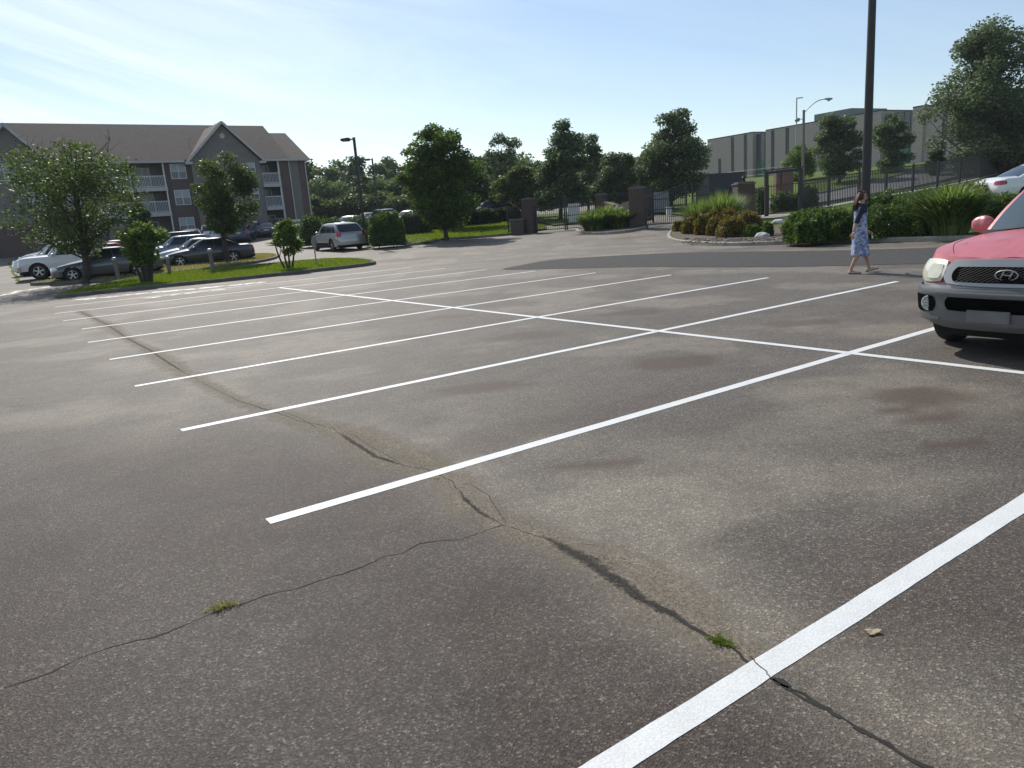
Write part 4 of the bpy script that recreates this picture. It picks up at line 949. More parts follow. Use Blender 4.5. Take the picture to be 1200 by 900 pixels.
# street lamp with curved arm, cobra head, flood light and the thin mast behind
p = at(940.5, 228, 66); z = h1(p.x, 66)+.1; hh = at(940.5, 129, 66).z-z; t = thing('street_lamp', 'street lamp with a long curved arm and cobra head on the slope', 'street lamp', (p.x, 66, z))
mb = MB(); mb.tube([(0,0,-.1),(0,0,hh)], [.14,.10], 12); mb.build('pole', M['wood'], t, smooth=False)
k = pxm(950,125,66); ex = (972-941)/k
arm = [(0,0,hh-.25)]+[(ex*.72*u, 0, hh-.25+.95*math.sin(u*PI/2)*1.05) for u in (.2,.4,.6,.8,1.)]
mb = MB(); mb.tube(arm, .04, 7); mb.build('arm', M['galv'], t, smooth=True)
q = Vector(arm[-1]); mb = MB(); P_ = []
for i, (x, r) in enumerate(((0,.05),(.12,.09),(.3,.15),(.55,.19),(.75,.14),(.85,.03))): P_.append((q.x+x, 0, q.z+.02-(.03 if i > 2 else 0), r))
mb.tube([v[:3] for v in P_], [v[3] for v in P_], 10, flat=.55); ch_ = mb.build('lamp_head', M['galv'], t, smooth=True)
mb = MB(); mb.lathe([(0,-.16),(.08,-.14),(.13,-.06),(.14,0)], n=12, c=(q.x+.5,0,q.z-.04)); mb.build('lens', M['lamp_lens'], ch_, smooth=True)
z2 = hh-(139-129)/k; mb = MB(); mb.bar((-.1,0,z2),(-.45,0,z2),.05); mb.lathe([(0,-.18),(.17,-.15),(.24,0),(.18,.12),(0,.16)], n=12, c=(-.55,0,z2-.02)); mb.build('flood_light', M['galv'], t, smooth=False)
p = at(932.5, 205, 110); z = h1(p.x, 110)+.1; hh = at(933, 114.5, 110).z-z; t = thing('light_mast', 'thin straight lamp mast with a short flat head, left of the street lamp', 'lamp post', (p.x, 110, z))
mb = MB(); mb.tube([(0,0,-.1),(0,0,hh)], [.11,.08], 10); mb.build('pole', M['galv'], t); mb = MB(); mb.box((.08,-.15,hh-.12),(.85,.15,hh-.02)); mb.build('lamp_head', M['bronze'], t)
# bollards, sign post, garden stakes, rock
def bollard(label, px, py, Y, hh, lean=0., group='weathered posts on the islands'):
    p = at(px, py, Y); t = thing('wooden_bollard', label, 'bollard', (p.x, Y, h1(p.x, Y)+.08), 0, group); t.rotation_euler = (0, lean, .3)
    mb = MB(); mb.tube([(0,0,-.1),(0,0,hh)], .085, 10); mb.build('shaft', M['wood'], t); mb = MB(); mb.lathe([(.0,hh+.14),(.09,hh+.12),(.115,hh+.05),(.115,hh+.001),(0,hh+.001)], n=10); mb.build('head', M['galv'], t)
bollard('leaning grey bollard with a pale cap between the two islands', 250.5, 319, 33.6, .95, -.03)
bollard('short grey bollard beside the taller crape myrtle, in front of the dark sedan', 198.5, 317, 34.6, .70)
bollard('grey bollard between the grey sedan and the taller crape myrtle', 138, 321, 33.6, .85, -.04)
p = at(370.5,307,33.5); t = thing('sign_post', 'thin metal sign post with its narrow sign seen edge-on near the silver crossover', 'sign', (p.x, 33.5, h1(p.x, 33.5)+.1), 1.15)
mb = MB(); mb.box((-.02,-.02,0),(.02,.02,1.25)); mb.build('post', M['galv'], t); mb = MB(); mb.box((-.14,-.027,.85),(.14,-.022,1.27)); mb.build('sign_panel', M['grey_metal'], t)
for px, lb in ((918.5,'left of two short dark stakes in the bed by the kerb'), (925.5,'right of two short dark stakes in the bed by the kerb')):
    p = at(px, 271, 27); mb = MB(); mb.tube([(0,0,-.05),(.02,0,.3),(0,0,.55)], [.05,.045,.05], 8); mb.tube([(0,0,.42),(.08,0,.52)], .03, 6); o = mb.build('stake', M['bronze']); o.location = (p.x, 27, h1(p.x, 27)+.1); tag(o, lb, 'stake')
def rock(label, px, py, Y, s, seed, mat='stone_white'):
    bm = bmesh.new(); bmesh.ops.create_icosphere(bm, subdivisions=3, radius=1)
    for v in bm.verts:
        v.co *= 1+.35*noise.noise(v.co*1.3+Vector((seed*4.,0,0))); v.co.x *= s; v.co.y *= s*.7; v.co.z = max(-.1, v.co.z*s*.55)
    me = bpy.data.meshes.new('rock'); bm.to_mesh(me); bm.free(); me.materials.append(M[mat]); o = bpy.data.objects.new('rock', me); link(o); p = at(px, py, Y); o.location = (p.x, Y, h1(p.x, Y)+.14); tag(o, label, 'rock')
rock('pale rock in the mulch between the rusty shrubs and the stakes', 893, 273, 29.5, .30, 1)
rock('small tan rock at the kerb right of the big clipped bush', 480, 283, 43.5, .22, 2, 'wood')
rock('second small rock at the kerb, beside the tan one', 487, 282, 43.6, .15, 3, 'wood')
rock('pale rock on the lawn edge right of the iron gate frame', 912, 258, 36, .3, 4)
# mulch chips and stones scattered on the bed by the kerb
mb = MB(); rd = random.Random(4)
for _ in range(420):
    px = rd.uniform(800, 935); py = rd.uniform(279, 284.5) if px < 895 else rd.uniform(274, 283); q = G(px, py, .12); s = rd.uniform(.015, .05); a = rd.uniform(0, PI)
    mb.box((-s, -s*.5, -.01), (s, s*.5, s*.5), rd.choice((0, 0, 1)), Matrix.Translation(q)@Matrix.Rotation(a, 4, 'Z')@Matrix.Rotation(rd.uniform(-.4,.4), 4, 'X'))
tag(mb.build('bark_chips', [M['wood'], M['soil']]), 'loose bark chips scattered over the planting bed by the kerb', 'bark chips', kind='stuff')
# ------------------------------------------------------------------ apartment building on the left
M['apt_brick'] = brick('apartment_brick', (.085,.050,.044), (.125,.075,.062), (.14,.12,.11), .22, .08, .012)
M['siding'] = lapped('lap_siding', (.185,.168,.155), .14, .7, .6)
M['shingle'] = lapped('roof_shingles', (.105,.085,.072), .16, .95, .68)
M['fascia'] = simple('fascia', (.46,.45,.43), .6, var=.08)
M['apt_pane'] = glass('window_pane', (.10,.12,.13), .08)
M['blind'] = simple('window_blind', (.35,.38,.40), .4, var=.05)
M['door_dark'] = simple('dark_opening', (.03,.03,.033), .4, var=.2)
O_ = np.array((-21.335, 82.)); U_ = np.array((.80828, .58880)); V_ = np.array((-.58880, .80828)); ZB = 1.5
def fac(px, py, v=0.):
    d = ray(px, py); t = (O_@V_+v)/(d[:2]@V_); p = d[:2]*t; return (p-O_)@U_, CH+d[2]*t-ZB
apt = thing('apartment_building', 'three-storey brick and siding apartment building with brown roof and white balconies', 'building', (O_[0], O_[1], ZB), math.atan2(U_[1], U_[0]))
EAV = 7.78; SL = [0.25, 3.05, 5.42]          # eave height and floor slabs (local z)
def seg_wall(nm, mat, u0, u1, v0, z0=-.6, z1=EAV, th=.3):
    mb = MB(); mb.box((u0, v0, z0), (u1, v0+th, z1)); return mb.build(nm, mat, apt)
UL = -27.
seg_wall('wall', M['apt_brick'], -13.35, -10.92, 0)
seg_wall('wall', M['apt_brick'], -22.9, -19.6, 0)
seg_wall('wall', M['apt_brick'], -2.05, -.86, 0)
seg_wall('siding_wall', M['siding'], -.855, .18, .05)
seg_wall('wall', M['apt_brick'], .185, .96, 0)
mb = MB(); mb.box((.66, .301, -.6), (.96, 12, EAV)); mb.add([(.66,.3,EAV),(.66,12,EAV),(.66,6.1,11.1)], [(0,1,2)]); mb.add([(.96,.3,EAV),(.96,12,EAV),(.96,6.1,11.1)], [(0,1,2)]); mb.build('end_wall', M['siding'], apt)
mb = MB(); mb.box((UL, 1.7, -.6), (.65, 1.95, EAV)); mb.build('recess_wall', M['siding'], apt)
mb = MB(); mb.box((UL, 11.7, -.6), (.65, 12, EAV)); mb.build('rear_wall', M['siding'], apt)
for u in (-19.59, -16.4, -13.36, -4.12, -2.06):
    if u in (-19.59, -16.4, -4.12): mb = MB(); mb.box((u, .0 if u != -16.4 else .9, -.6), (u+.1, 1.69, EAV)); mb.build('divider_wall', M['siding'], apt)
# projecting gable bay with siding
gu0, gu1, gpk = -10.9, -4.13, 11.5; gm = (gu0+gu1)/2; gv = -.55
mb = MB(); vs = [(gu0,gv,-.6),(gu1,gv,-.6),(gu1,gv,EAV+.05),(gm,gv,gpk-.25),(gu0,gv,EAV+.05)]
mb.add(vs+[(x, 1.0, z) for x, y, z in vs], [(0,1,2,3,4),(9,8,7,6,5),(1,6,7,2),(0,4,9,5),(2,7,8,3),(3,8,9,4),(0,5,6,1)]); mb.build('gable_wall', M['siding'], apt)
mb = MB(); mb.lathe([(0,-.03),(.22,-.03),(.26,0),(.26,.02)], axis=1, n=18, c=(gm, gv-.01, gpk-1.35)); mb.build('gable_vent', M['fascia'], apt)
# roofs: slab planes with thickness
def roofplane(name, pts, th=.14, mat='shingle'):
    mb = MB(); n = len(pts); q = [Vector(p) for p in pts]; nr = (q[1]-q[0]).cross(q[2]-q[0]).normalized();
    if nr.z < 0: nr = -nr
    lo = [p-nr*th for p in q]; mb.add(q+lo, [tuple(range(n)), tuple(range(2*n-1, n-1, -1))]+[(k, k+n, (k+1) % n+n, (k+1) % n) for k in range(n)]); return mb.build(name, M[mat], apt)
RD = 12.08; RV = 6.1
roofplane('roof', [(UL,-.55,EAV+.12),(-.9,-.55,EAV+.12),(-.9,RV,RD),(UL,RV,RD)])
roofplane('roof', [(UL,12.7,EAV+.12),(UL,RV,RD),(-.9,RV,RD),(-.9,12.7,EAV+.12)])
roofplane('roof', [(-.89,-.5,EAV+.08),(1.35,-.5,EAV+.08),(1.35,5.6,11.25),(-.89,5.6,11.25)])
roofplane('roof', [(-.89,12.,EAV+.08),(-.89,5.6,11.25),(1.35,5.6,11.25),(1.35,12.,EAV+.08)])
mb = MB(); mb.add([(-.9,-.4,EAV),(-.9,12.6,EAV),(-.9,RV,RD-.12)], [(0,1,2)]); mb.build('gable_end', M['siding'], apt)
vback = RV*(gpk-EAV)/(RD-EAV)
for s, ue in ((1, gu1+.55), (-1, gu0-.55)):
    roofplane('gable_roof', [(ue, gv-.4, EAV-.16), (gm, gv-.4, gpk), (gm, vback+.3, gpk), (ue, .3, EAV-.16)], .12)
    mb = MB(); mb.bar((ue, gv-.42, EAV-.23), (gm, gv-.42, gpk-.07), .05, .24); mb.build('rake_board', M['fascia'], apt)
    mb = MB(); mb.box((min(ue, ue-s*.62), gv-.40, EAV-.34), (max(ue, ue-s*.62), 0, EAV-.10)); mb.build('eave_return', M['fascia'], apt)
for a, b in ((UL, gu0-.6), (gu1+.6, 1.35)):
    mb = MB(); mb.box((a, -.64, EAV-.12), (b, -.56, EAV+.10)); mb.box((a, -.55, EAV-.1), (b, .4, EAV-.06)); mb.build('gutter', M['fascia'], apt)
for u in (-13.45, -.86, .93, -2.0):
    mb = MB(); mb.box((u-.05, -.1, -.5), (u+.05, -.001, EAV-.12)); mb.build('downspout', M['fascia'], apt)
# windows
def window(u0, u1, z0, z1, v, n=2, mat='blind', parent=apt):
    mb = MB(); f = .06
    mb.box((u0-f, v-.07, z0-f), (u1+f, v-.002, z0)); mb.box((u0-f, v-.07, z1), (u1+f, v-.002, z1+f))
    for k in range(n+1):
        c = u0+(u1-u0)*k/n; w = f if k in (0, n) else f*.6; mb.box((c-w, v-.07, z0+.001), (c+w if k else c, v-.002, z1-.001)) if k in (0,) else mb.box((c if k == n else c-w, v-.07, z0+.001), (c+w, v-.002, z1-.001))
    zm = (z0+z1)/2; mb.box((u0, v-.06, zm-.025), (u1, v-.003, zm+.025)); w_ = mb.build('window', M['white_trim'], parent)
    mb = MB(); mb.box((u0, v-.03, zm+.03), (u1, v-.004, z1)); mb.mi = 1; mb.box((u0, v-.031, z0), (u1, v-.004, zm-.03)); mb.build('pane', [M[mat], M['apt_pane']], w_); return w_
window(-12.75, -11.42, 6.22, 7.52, 0); window(-12.75, -11.42, 3.72, 5.05, 0); window(-12.75, -11.42, 1.0, 2.4, 0)
window(-22.3, -21., 6.22, 7.52, 0); window(-22.3, -21., 3.72, 5.05, 0)
window(-5.55, -4.75, 6.65, 7.45, gv, 1); window(-5.55, -4.75, 3.9, 4.9, gv, 1)
# balconies
for (u0, u1) in ((-19.5, -16.45), (-16.3, -13.4), (-4.0, -2.08)):
    for k, zs in enumerate(SL):
        if k:
            mb = MB(); mb.box((u0, -.35, zs-.34), (u1, 1.69, zs-.02)); sl = mb.build('balcony_floor', M['siding'], apt); mb = MB(); mb.box((u0-.02, -.40, zs-.36), (u1+.02, -.351, zs)); mb.build('balcony_edge', M['fascia'], sl)
            mb = MB(); n = int((u1-u0)/.14)
            for i in range(n+1):
                c = u0+.03+(u1-u0-.06)*i/n; mb.box((c-.018, -.33, zs+.08), (c+.018, -.30, zs+1.0))
            mb.box((u0, -.35, zs+1.0), (u1, -.28, zs+1.07)); mb.box((u0, -.34, zs+.05), (u1, -.29, zs+.1)); mb.build('railing', M['white_trim'], apt)
        dm = (u0+u1)/2; mb = MB(); mb.box((dm-.9, 1.62, zs+.02), (dm+.5, 1.69, zs+2.0)); dr = mb.build('balcony_door', M['white_trim'], apt); mb = MB(); mb.box((dm-.82, 1.59, zs+.1), (dm-.24, 1.618, zs+1.92)); mb.box((dm-.16, 1.59, zs+.1), (dm+.42, 1.618, zs+1.92)); mb.build('pane', M['apt_pane'], dr)
    mb = MB(); mb.box((u1-.14, -.33, -.5), (u1-.02, -.21, EAV-.01)); mb.build('post', M['white_trim'], apt)
# left wing, coming forward, gable to the camera
wv = -3.2; wf, wz = fac(54, 187, wv); wp, wpz = fac(2, 145, wv); ww = (wf-wp)
mb = MB(); u0 = wp-ww; vs = [(u0,wv,-.9),(wf,wv,-.9),(wf,wv,wz),(wp,wv,wpz-.2),(u0,wv,wz)]
mb.add(vs+[(x, RV, z) for x, y, z in vs], [(0,1,2,3,4),(9,8,7,6,5),(1,6,7,2),(0,4,9,5),(2,7,8,3),(3,8,9,4),(0,5,6,1)]); mb.build('wing_wall', M['siding'], apt)
mb = MB(); mb.box((u0-.03, wv-.05, -.9), (wf+.03, wv-.001, 2.6)); mb.build('brick_skirt', M['apt_brick'], apt)
for s in (1, -1):
    ue = wp+s*(ww+.5); ez = wz-(wpz-wz)/ww*.5
    roofplane('wing_roof', [(ue, wv-.4, ez), (wp, wv-.4, wpz), (wp, RV, wpz), (ue, RV, ez)], .12); mb = MB(); mb.bar((ue, wv-.42, ez-.07), (wp, wv-.42, wpz-.07), .05, .24); mb.build('rake_board', M['fascia'], apt)
for zz in (.9, 3.7, 6.2): window(wp+.8, wp+2., zz, zz+1.25, wv-.05 if zz < 2 else wv, 2, 'blind')
window(wp-1.2, wp+.0, 6.2, 7.45, wv, 2)

# ------------------------------------------------------------------ modern building on the hill
M['panel'] = lapped('masonry_panels', (.315,.275,.245), .42, .8, .82)
M['curtain'] = glass('curtain_glass', (.02,.045,.05), .05, .6)
M['green_glass'] = glass('green_glass', (.006,.12,.035), .2, .3)
M['dark_pane'] = glass('dark_window', (.018,.02,.024), .15, .25)
M['frame_grey'] = simple('window_frame', (.03,.031,.034), .6, spec=.2)
Q_ = np.array((56.06, 200.)); ZM = 6.0
mod = thing('modern_building', 'long modern masonry building with dark window strips and teal glass bays on the hill', 'building', (Q_[0], Q_[1], ZM), math.atan2(-.86985, .49332))
TZ = 11.35
blocks = [(-62,-30,0,9.5),(-29.99,0,-.0,9.9),(.01,15.1,0,TZ),(19.1,48.9,0,TZ-.1),(55.9,58.1,-.6,TZ-.65),(58.11,95,0,TZ-.75)]
for a, b, v, zt in blocks:
    mb = MB(); mb.box((a, v, -4), (b, 28, zt)); w_ = mb.build('wall', M['panel'], mod)
    mb = MB(); mb.box((a-.02, v-.06, zt+.001), (b+.02, 28.1, zt+.22)); mb.build('coping', M['frame_grey'], w_)
mb = MB(); mb.box((15.11, 1.4, -4), (19.09, 27, TZ-.5)); mb.build('wall', M['frame_grey'], mod); mb = MB(); mb.box((48.91, 1.2, -4), (55.89, 27, TZ-.9)); mb.build('wall', M['frame_grey'], mod)
def bay(u0, u1, v, zt, zg):
    mb = MB(); mb.box((u0+.05, v-.06, zg+.01), (u1-.05, v-.01, zt)); g_ = mb.build('glass_bay', M['curtain'], mod)
    mb = MB(); mb.box((u0+.05, v-.07, -1.5), (u1-.05, v-.01, zg)); mb.build('green_glass', M['green_glass'], g_)
    mb = MB(); n = int((u1-u0)/1.3)
    for k in range(n+1): c = u0+.1+(u1-u0-.2)*k/n; mb.box((c-.05, v-.14, -1.5), (c+.05, v-.071, zt))
    for k in range(6): z = -1.2+(zt+1.2)*k/5; mb.box((u0+.06, v-.13, z), (u1-.06, v-.072, z+.08))
    mb.build('mullions', M['frame_grey'], g_)
bay(15.1, 19.1, 1.4, TZ-.55, 4.6); bay(48.9, 55.9, 1.2, TZ-.95, 4.2)
def strip(u, z0, z1, w=.95, v=0.):
    mb = MB(); mb.box((u-w/2, v-.05, z0), (u+w/2, v-.004, z1)); s_ = mb.build('window_strip', M['frame_grey'], mod); n = max(1, int((z1-z0)/2.4)); mb = MB()
    for k in range(n): a = z0+(z1-z0)*k/n; mb.box((u-w/2+.07, v-.07, a+.08), (u+w/2-.07, v-.051, z0+(z1-z0)*(k+1)/n-(.5 if k % 2 else .08)))
    mb.build('pane', M['dark_pane'], s_)
for u, z0, z1 in ((4.2,.9,6.3),(8.6,2.6,11.2),(12.8,.3,11.2),(21.2,1.2,11.1),(25.4,5.0,11.1),(30.5,.3,6),(34.6,3,11),(38.4,1,11),(42.5,3,11),(46.2,.5,11),(-5,2,9),(-11,2,9),(-17,2,9),(-24,2,9),(-36,1,8.6),(-44,1,8.6),(-52,1,8.6),(62,1,10),(66,3,10),(71,1,10),(76,1,10),(82,1,10),(88,1,10)): strip(u, z0, z1)
mb = MB(); mb.box((30.2, 3.2, TZ-.1), (39.6, 16, TZ+1.9)); mb.build('roof_plant_room', M['curtain'], mod)
mb = MB(); mb.box((44.6, 2., TZ-.2), (45.1, 2.5, TZ+1.2)); mb.build('roof_vent', M['frame_grey'], mod)
# thin rail and lamp-like sign line on the hill in front of it
hl = []
for u in np.arange(-8, 60, 3.2):
    q = Q_+np.array((.49332, -.86985))*u+np.array((-.86985, -.49332))*9; hl.append(Vector((q[0], q[1], h1(q[0], q[1])+.1)))
t = thing('wire_fence', 'thin distant wire fence on the crest in front of the modern building', 'fence', hl[0])
for a, b in zip(hl[:-1], hl[1:]):
    mb = MB(); mb.bar(a-hl[0], a-hl[0]+Vector((0,0,2.0)), .08); mb.build('post', M['iron'], t)
mb = MB()
for zz in (.7, 1.95): mb.tube([p-hl[0]+Vector((0,0,zz)) for p in hl], .018, 4)
mb.build('wire', M['iron'], t)
# ------------------------------------------------------------------ vehicles
def paint(name, col, rough=.32, metal=.3, coat=.9, var=.04):
    return simple(name, col, rough, metal, var, 2., coat=coat)
PA = {'dgrey': paint('dark_grey_paint', (.045,.048,.052)), 'grey': paint('grey_paint', (.10,.105,.11)), 'silver': paint('silver_paint', (.40,.41,.42), .3, .6), 'white': paint('white_paint', (.72,.73,.74), .35, 0),
      'champ': paint('warm_silver_paint', (.40,.39,.37), .3, .55), 'navy': paint('navy_paint', (.02,.03,.06)), 'red': paint('red_paint', (.30,.02,.02)), 'black': paint('black_paint', (.012,.012,.014)), 'blue': paint('pale_blue_paint', (.22,.27,.32), .3, .5)}
def clamp(a, lo, hi): return max(lo, min(hi, a))
def interp(tab, x):
    if x <= tab[0][0]: return tab[0][1]
    for (a, p), (b, q) in zip(tab[:-1], tab[1:]):
        if x <= b:
            t = (x-a)/(b-a); return p+(q-p)*t
    return tab[-1][1]
class Car:
    def __init__(s, name, label, cat, loc, rz, mat, L, W, wb, fo, wr, sh, top, gh, sill=.27, Lnf=.5, Lnr=.35, nf=2.8, group=None, lean=None, rim='rim', lower=None, detail=1, pitch=0.):
        s.t = thing(name, label, cat, loc, rz, group); s.t.rotation_euler = (0, pitch, rz)
        s.L, s.W, s.mat, s.sh, s.top, s.gh, s.sill, s.Lf, s.Lr, s.n, s.wr = L, W, mat, sh, top, gh, sill, Lnf, Lnr, nf, wr
        s.xw = (L/2-fo, L/2-fo-wb); s.lean = lean or (lambda z: max(0, z-.62)*.30+max(0, .35-z)*.5); s.detail = detail
        s.body(lower); s.greenhouse(); s.wheels(rim)
    def hw(s, x):
        h = s.W/2; xn = s.L/2-s.Lf; xr = -s.L/2+s.Lr
        if x > xn: return h*max(0., 1-(min(1, (x-xn)/s.Lf))**s.n)**(1/s.n)
        if x < xr: return h*max(0., 1-(min(1, (xr-x)/s.Lr))**3.2)**(1/3.2)
        return h
    def warp(s, x, y, z):
        xn = s.L/2-s.Lf; xr = -s.L/2+s.Lr
        if x > xn: x -= s.lean(z)*((x-xn)/s.Lf)
        if x < xr: x += s.lean(z)*.7*((xr-x)/s.Lr)
        return Vector((x, y, z))
    def bulge(s, z, zs):                              # share of the full half-width at height z
        a = clamp((z-s.sill)/(zs-s.sill), 0, 1); return .955+.045*math.sin(min(1, a*1.7)*PI/2)-.065*max(0, a-.62)**1.4/.38**1.4
    def body(s, lower):
        ra = s.wr+.055; xs = set()
        N = 26 if s.detail else 16
        for k in range(N+1): xs.add(round(-s.L/2+s.Lr+(s.L-s.Lr-s.Lf)*k/N, 4))
        for k in range(1, 12):
            th = PI/2*k/11; xs.add(round(s.L/2-s.Lf+s.Lf*math.sin(th)**(.9)*.9995, 4)); xs.add(round(-s.L/2+s.Lr-s.Lr*math.sin(th)**(.9)*.9995, 4))
        for w in s.xw:
            for k in range(13): xs.add(round(w-ra*math.cos(PI*k/12), 4))
            xs.add(round(w-ra-.002, 4)); xs.add(round(w+ra+.002, 4))
        xs = sorted(xs); xs = [x for i, x in enumerate(xs) if i == 0 or x-xs[i-1] > .0012]
        rows = {1: [], -1: []}; tops = []; K = 9
        for x in xs:
            zs = interp(s.sh, x); lb = s.sill
            for w in s.xw:
                d = abs(x-w)
                if d < ra: lb = max(lb, s.wr+math.sqrt(ra*ra-d*d)*.98)
            h = max(s.hw(x), .05)
            for sg in (1, -1):
                rows[sg].append([s.warp(x, sg*h*s.bulge(lb+(zs-lb)*k/K, zs), lb+(zs-lb)*k/K) for k in range(K+1)])
            ye = h*s.bulge(zs, zs); tz = interp(s.top, x); r = []
            for k in range(13):
                u = math.sin((-1+k/6)*PI/2)*.999 if False else -1+k/6; z = zs+(tz-zs)*(1-abs(u)**2.6) ; r.append(s.warp(x, ye*u, z))
            tops.append(r)
        mb = MB(); mb.grid(rows[1]); mb.grid(rows[-1], flip=True); mb.grid(tops)
        for i, fl in ((0, False), (-1, True)):       # nose and tail closures
            mb.grid([rows[1][i], rows[-1][i]], flip=fl)
        s.b = mb.build('body', s.mat, s.t, angle=38)
        mb = MB(); hh = s.W/2-.26; zt = min(z for _, z in s.sh)-.08
        mb.box((-s.L/2+.16, -hh, .19), (s.L/2-.2, hh, zt)); mb.box((s.xw[1]+ra+.05, -s.W/2+.05, .2), (s.xw[0]-ra-.05, s.W/2-.05, s.sill+.08))
        mb.build('underbody', M['under'], s.t)
        if lower is not None:
            for a, b in ((s.xw[1]+ra+.02, s.xw[0]-ra-.02),):
                for sg in (1, -1): s.side(a, b, s.sill-.02, s.sill+.22, sg, lower, 'side_cladding', .012)
    def greenhouse(s):
        g = s.gh; xA0, xA1, xR1, xR0, zb, zr, wb_, wr_ = g['xA0'], g['xA1'], g['xR1'], g['xR0'], g['zb'], g['zr'], g.get('wb', s.W/2*.90), g.get('wr', s.W/2*.70)
        bow = g.get('bow', .16); s.zbf = g.get('zb2', zb)
        def side(u, t, sg, off=0.):
            bt = t+.10*math.sin(PI*t); x = (xA0-bow)*(1-t)+(xA1-bow*.7)*t; xr = (xR0+.06)*(1-t)+(xR1+.06)*t
            y = wb_+(wr_-wb_)*t+.028*math.sin(PI*t); zz0 = zb*(1-u)+s.zbf*u
            return Vector((x+(xr-x)*u, sg*(y+off), zz0+(zr-zz0)*t))
        def front(w, t, off=0.):
            y = (wb_+(wr_-wb_)*t+.028*math.sin(PI*t))*w; x = xA0*(1-t)+xA1*t-bow*(1-.3*t)*abs(w)**2.2+.03*math.sin(PI*t); return Vector((x+off*.9, y, zb+(zr-zb)*t+off*.5+.0))
        def rear(w, t, off=0.):
            y = (wb_+(wr_-wb_)*t+.028*math.sin(PI*t))*w; x = xR0*(1-t)+xR1*t+.06*abs(w)**2.2-.02*math.sin(PI*t); return Vector((x-off*.9, y, s.zbf+(zr-s.zbf)*t+off*.4))
        s.gs, s.gf, s.gr = side, front, rear
        T = [k/6 for k in range(7)]; Wd = [-1+k/6 for k in range(13)]
        mb = MB(); 
        for sg in (1, -1): mb.grid([[side(k/12, t, sg) for t in T] for k in range(13)], flip=sg < 0)
        mb.grid([[front(w, t) for t in T] for w in Wd]); mb.grid([[rear(w, t) for t in T] for w in Wd])
        roof = []
        for k in range(13):
            u = k/12; r = []
            for w in Wd:
                f_ = front(w, 1); b_ = rear(w, 1); p = f_.lerp(b_, u); p.z += g.get('crown', .07)*(1-abs(w)**3)*(math.sin(PI*clamp(u, 0, 1))**.45); r.append(p)
            roof.append(r)
        mb.grid(roof); s.cab = mb.build('cabin', s.mat, s.t, angle=35)
        gm = M['glass']
        def patch(fn, a0, a1, t0, t1, nm, n=8):
            mb = MB(); P = [[fn(a0+(a1-a0)*i/n, t0+(t1-t0)*j/5) for j in range(6)] for i in range(n+1)]; mb.grid(P); return mb.build(nm, gm, s.t, smooth=True)
        patch(lambda w, t: front(w, t, .012), -.93, .93, .03, .93, 'windshield', 12)
        if g.get('rearwin', True): patch(lambda w, t: rear(w, t, .012), -.88, .88, g.get('rt0', .10), .90, 'rear_window')
        for sg in (1, -1):
            for (a, b, c, d) in g['win']:            # lower front, lower rear, upper front, upper rear share
                mb = MB(); P = []
                for i in range(7):
                    P.append([side((a+(b-a)*i/6)*(1-j/5)+(c+(d-c)*i/6)*(j/5), .07+.80*j/5, sg, .008) for j in range(6)])
                mb.grid(P); mb.build('side_window', gm, s.t, smooth=True)
    def side(s, x0, x1, z0, z1, sg, mat, nm, off=.006, n=8, parent=None):
        mb = MB(); P = []
        for i in range(n+1):
            x = x0+(x1-x0)*i/n; zs = interp(s.sh, x); P.append([s.warp(x, sg*(s.hw(x)*s.bulge(z0+(z1-z0)*j/4, zs)+off), z0+(z1-z0)*j/4) for j in range(5)])
        mb.grid(P); 
        a = [p[0]-Vector((0, sg*(off+.02), 0)) for p in P]; b = [p[-1]-Vector((0, sg*(off+.02), 0)) for p in P]
        mb.grid([[p[0], q] for p, q in zip(P, a)]); mb.grid([[p[-1], q] for p, q in zip(P, b)])
        return mb.build(nm, mat, parent or s.t, smooth=False)
    def plan(s, f, end=1):                            # f in degrees round the nose (or tail); beyond 90 runs along the flank
        h = s.W/2; sg = 1 if f >= 0 else -1; a = abs(f); Ln = s.Lf if end > 0 else s.Lr; n = s.n if end > 0 else 3.2
        if a <= 90:
            y = h*math.sin(R(a))**(2/n); x = (s.L/2-Ln)+Ln*max(0., math.cos(R(a)))**(2/n)
        else: y = h; x = (s.L/2-Ln)-(a-90)/90*.9
        return x*end, y*sg
    def fpoint(s, f, z, off, end=1):
        x, y = s.plan(f, end); x2, y2 = s.plan(f+.5, end); x1, y1 = s.plan(f-.5, end); tx, ty = x2-x1, y2-y1; l = math.hypot(tx, ty) or 1; nx, ny = (ty/l, -tx/l)
        if nx*end < 0 or (abs(nx) < .05 and ny*y < 0): nx, ny = -nx, -ny
        zs = interp(s.sh, x); b = s.bulge(z, max(zs, z+.01)); p = s.warp(x, y*b, z); return p+Vector((nx*off, ny*off, 0))
    def yz2f(s, y, end=1):
        n = s.n if end > 0 else 3.2; return math.degrees(math.asin(min(1, abs(y)/(s.W/2))**(n/2)))*(1 if y >= 0 else -1)
    def fpatch(s, y0, y1, z0, z1, off, mat, nm, end=1, parent=None, rnd=.0, nu=12, nv=6, depth=.03, prof=None, f0=None, f1=None, smooth=True, tilt=0., back=True):
        a = f0 if f0 is not None else s.yz2f(y0, end); b = f1 if f1 is not None else s.yz2f(y1, end); P = []
        for i in range(nu+1):
            row = []
            for j in range(nv+1):
                u = -1+2*i/nu; v = -1+2*j/nv
                if rnd: u, v = u*math.sqrt(1-rnd*v*v/2), v*math.sqrt(1-rnd*u*u/2)
                z = z0+(z1-z0)*(v+1)/2+tilt*u; o = off+(prof(z) if prof else 0); row.append(s.fpoint(a+(b-a)*(u+1)/2, z, o, end))
            P.append(row)
        mb = MB(); mb.grid(P)
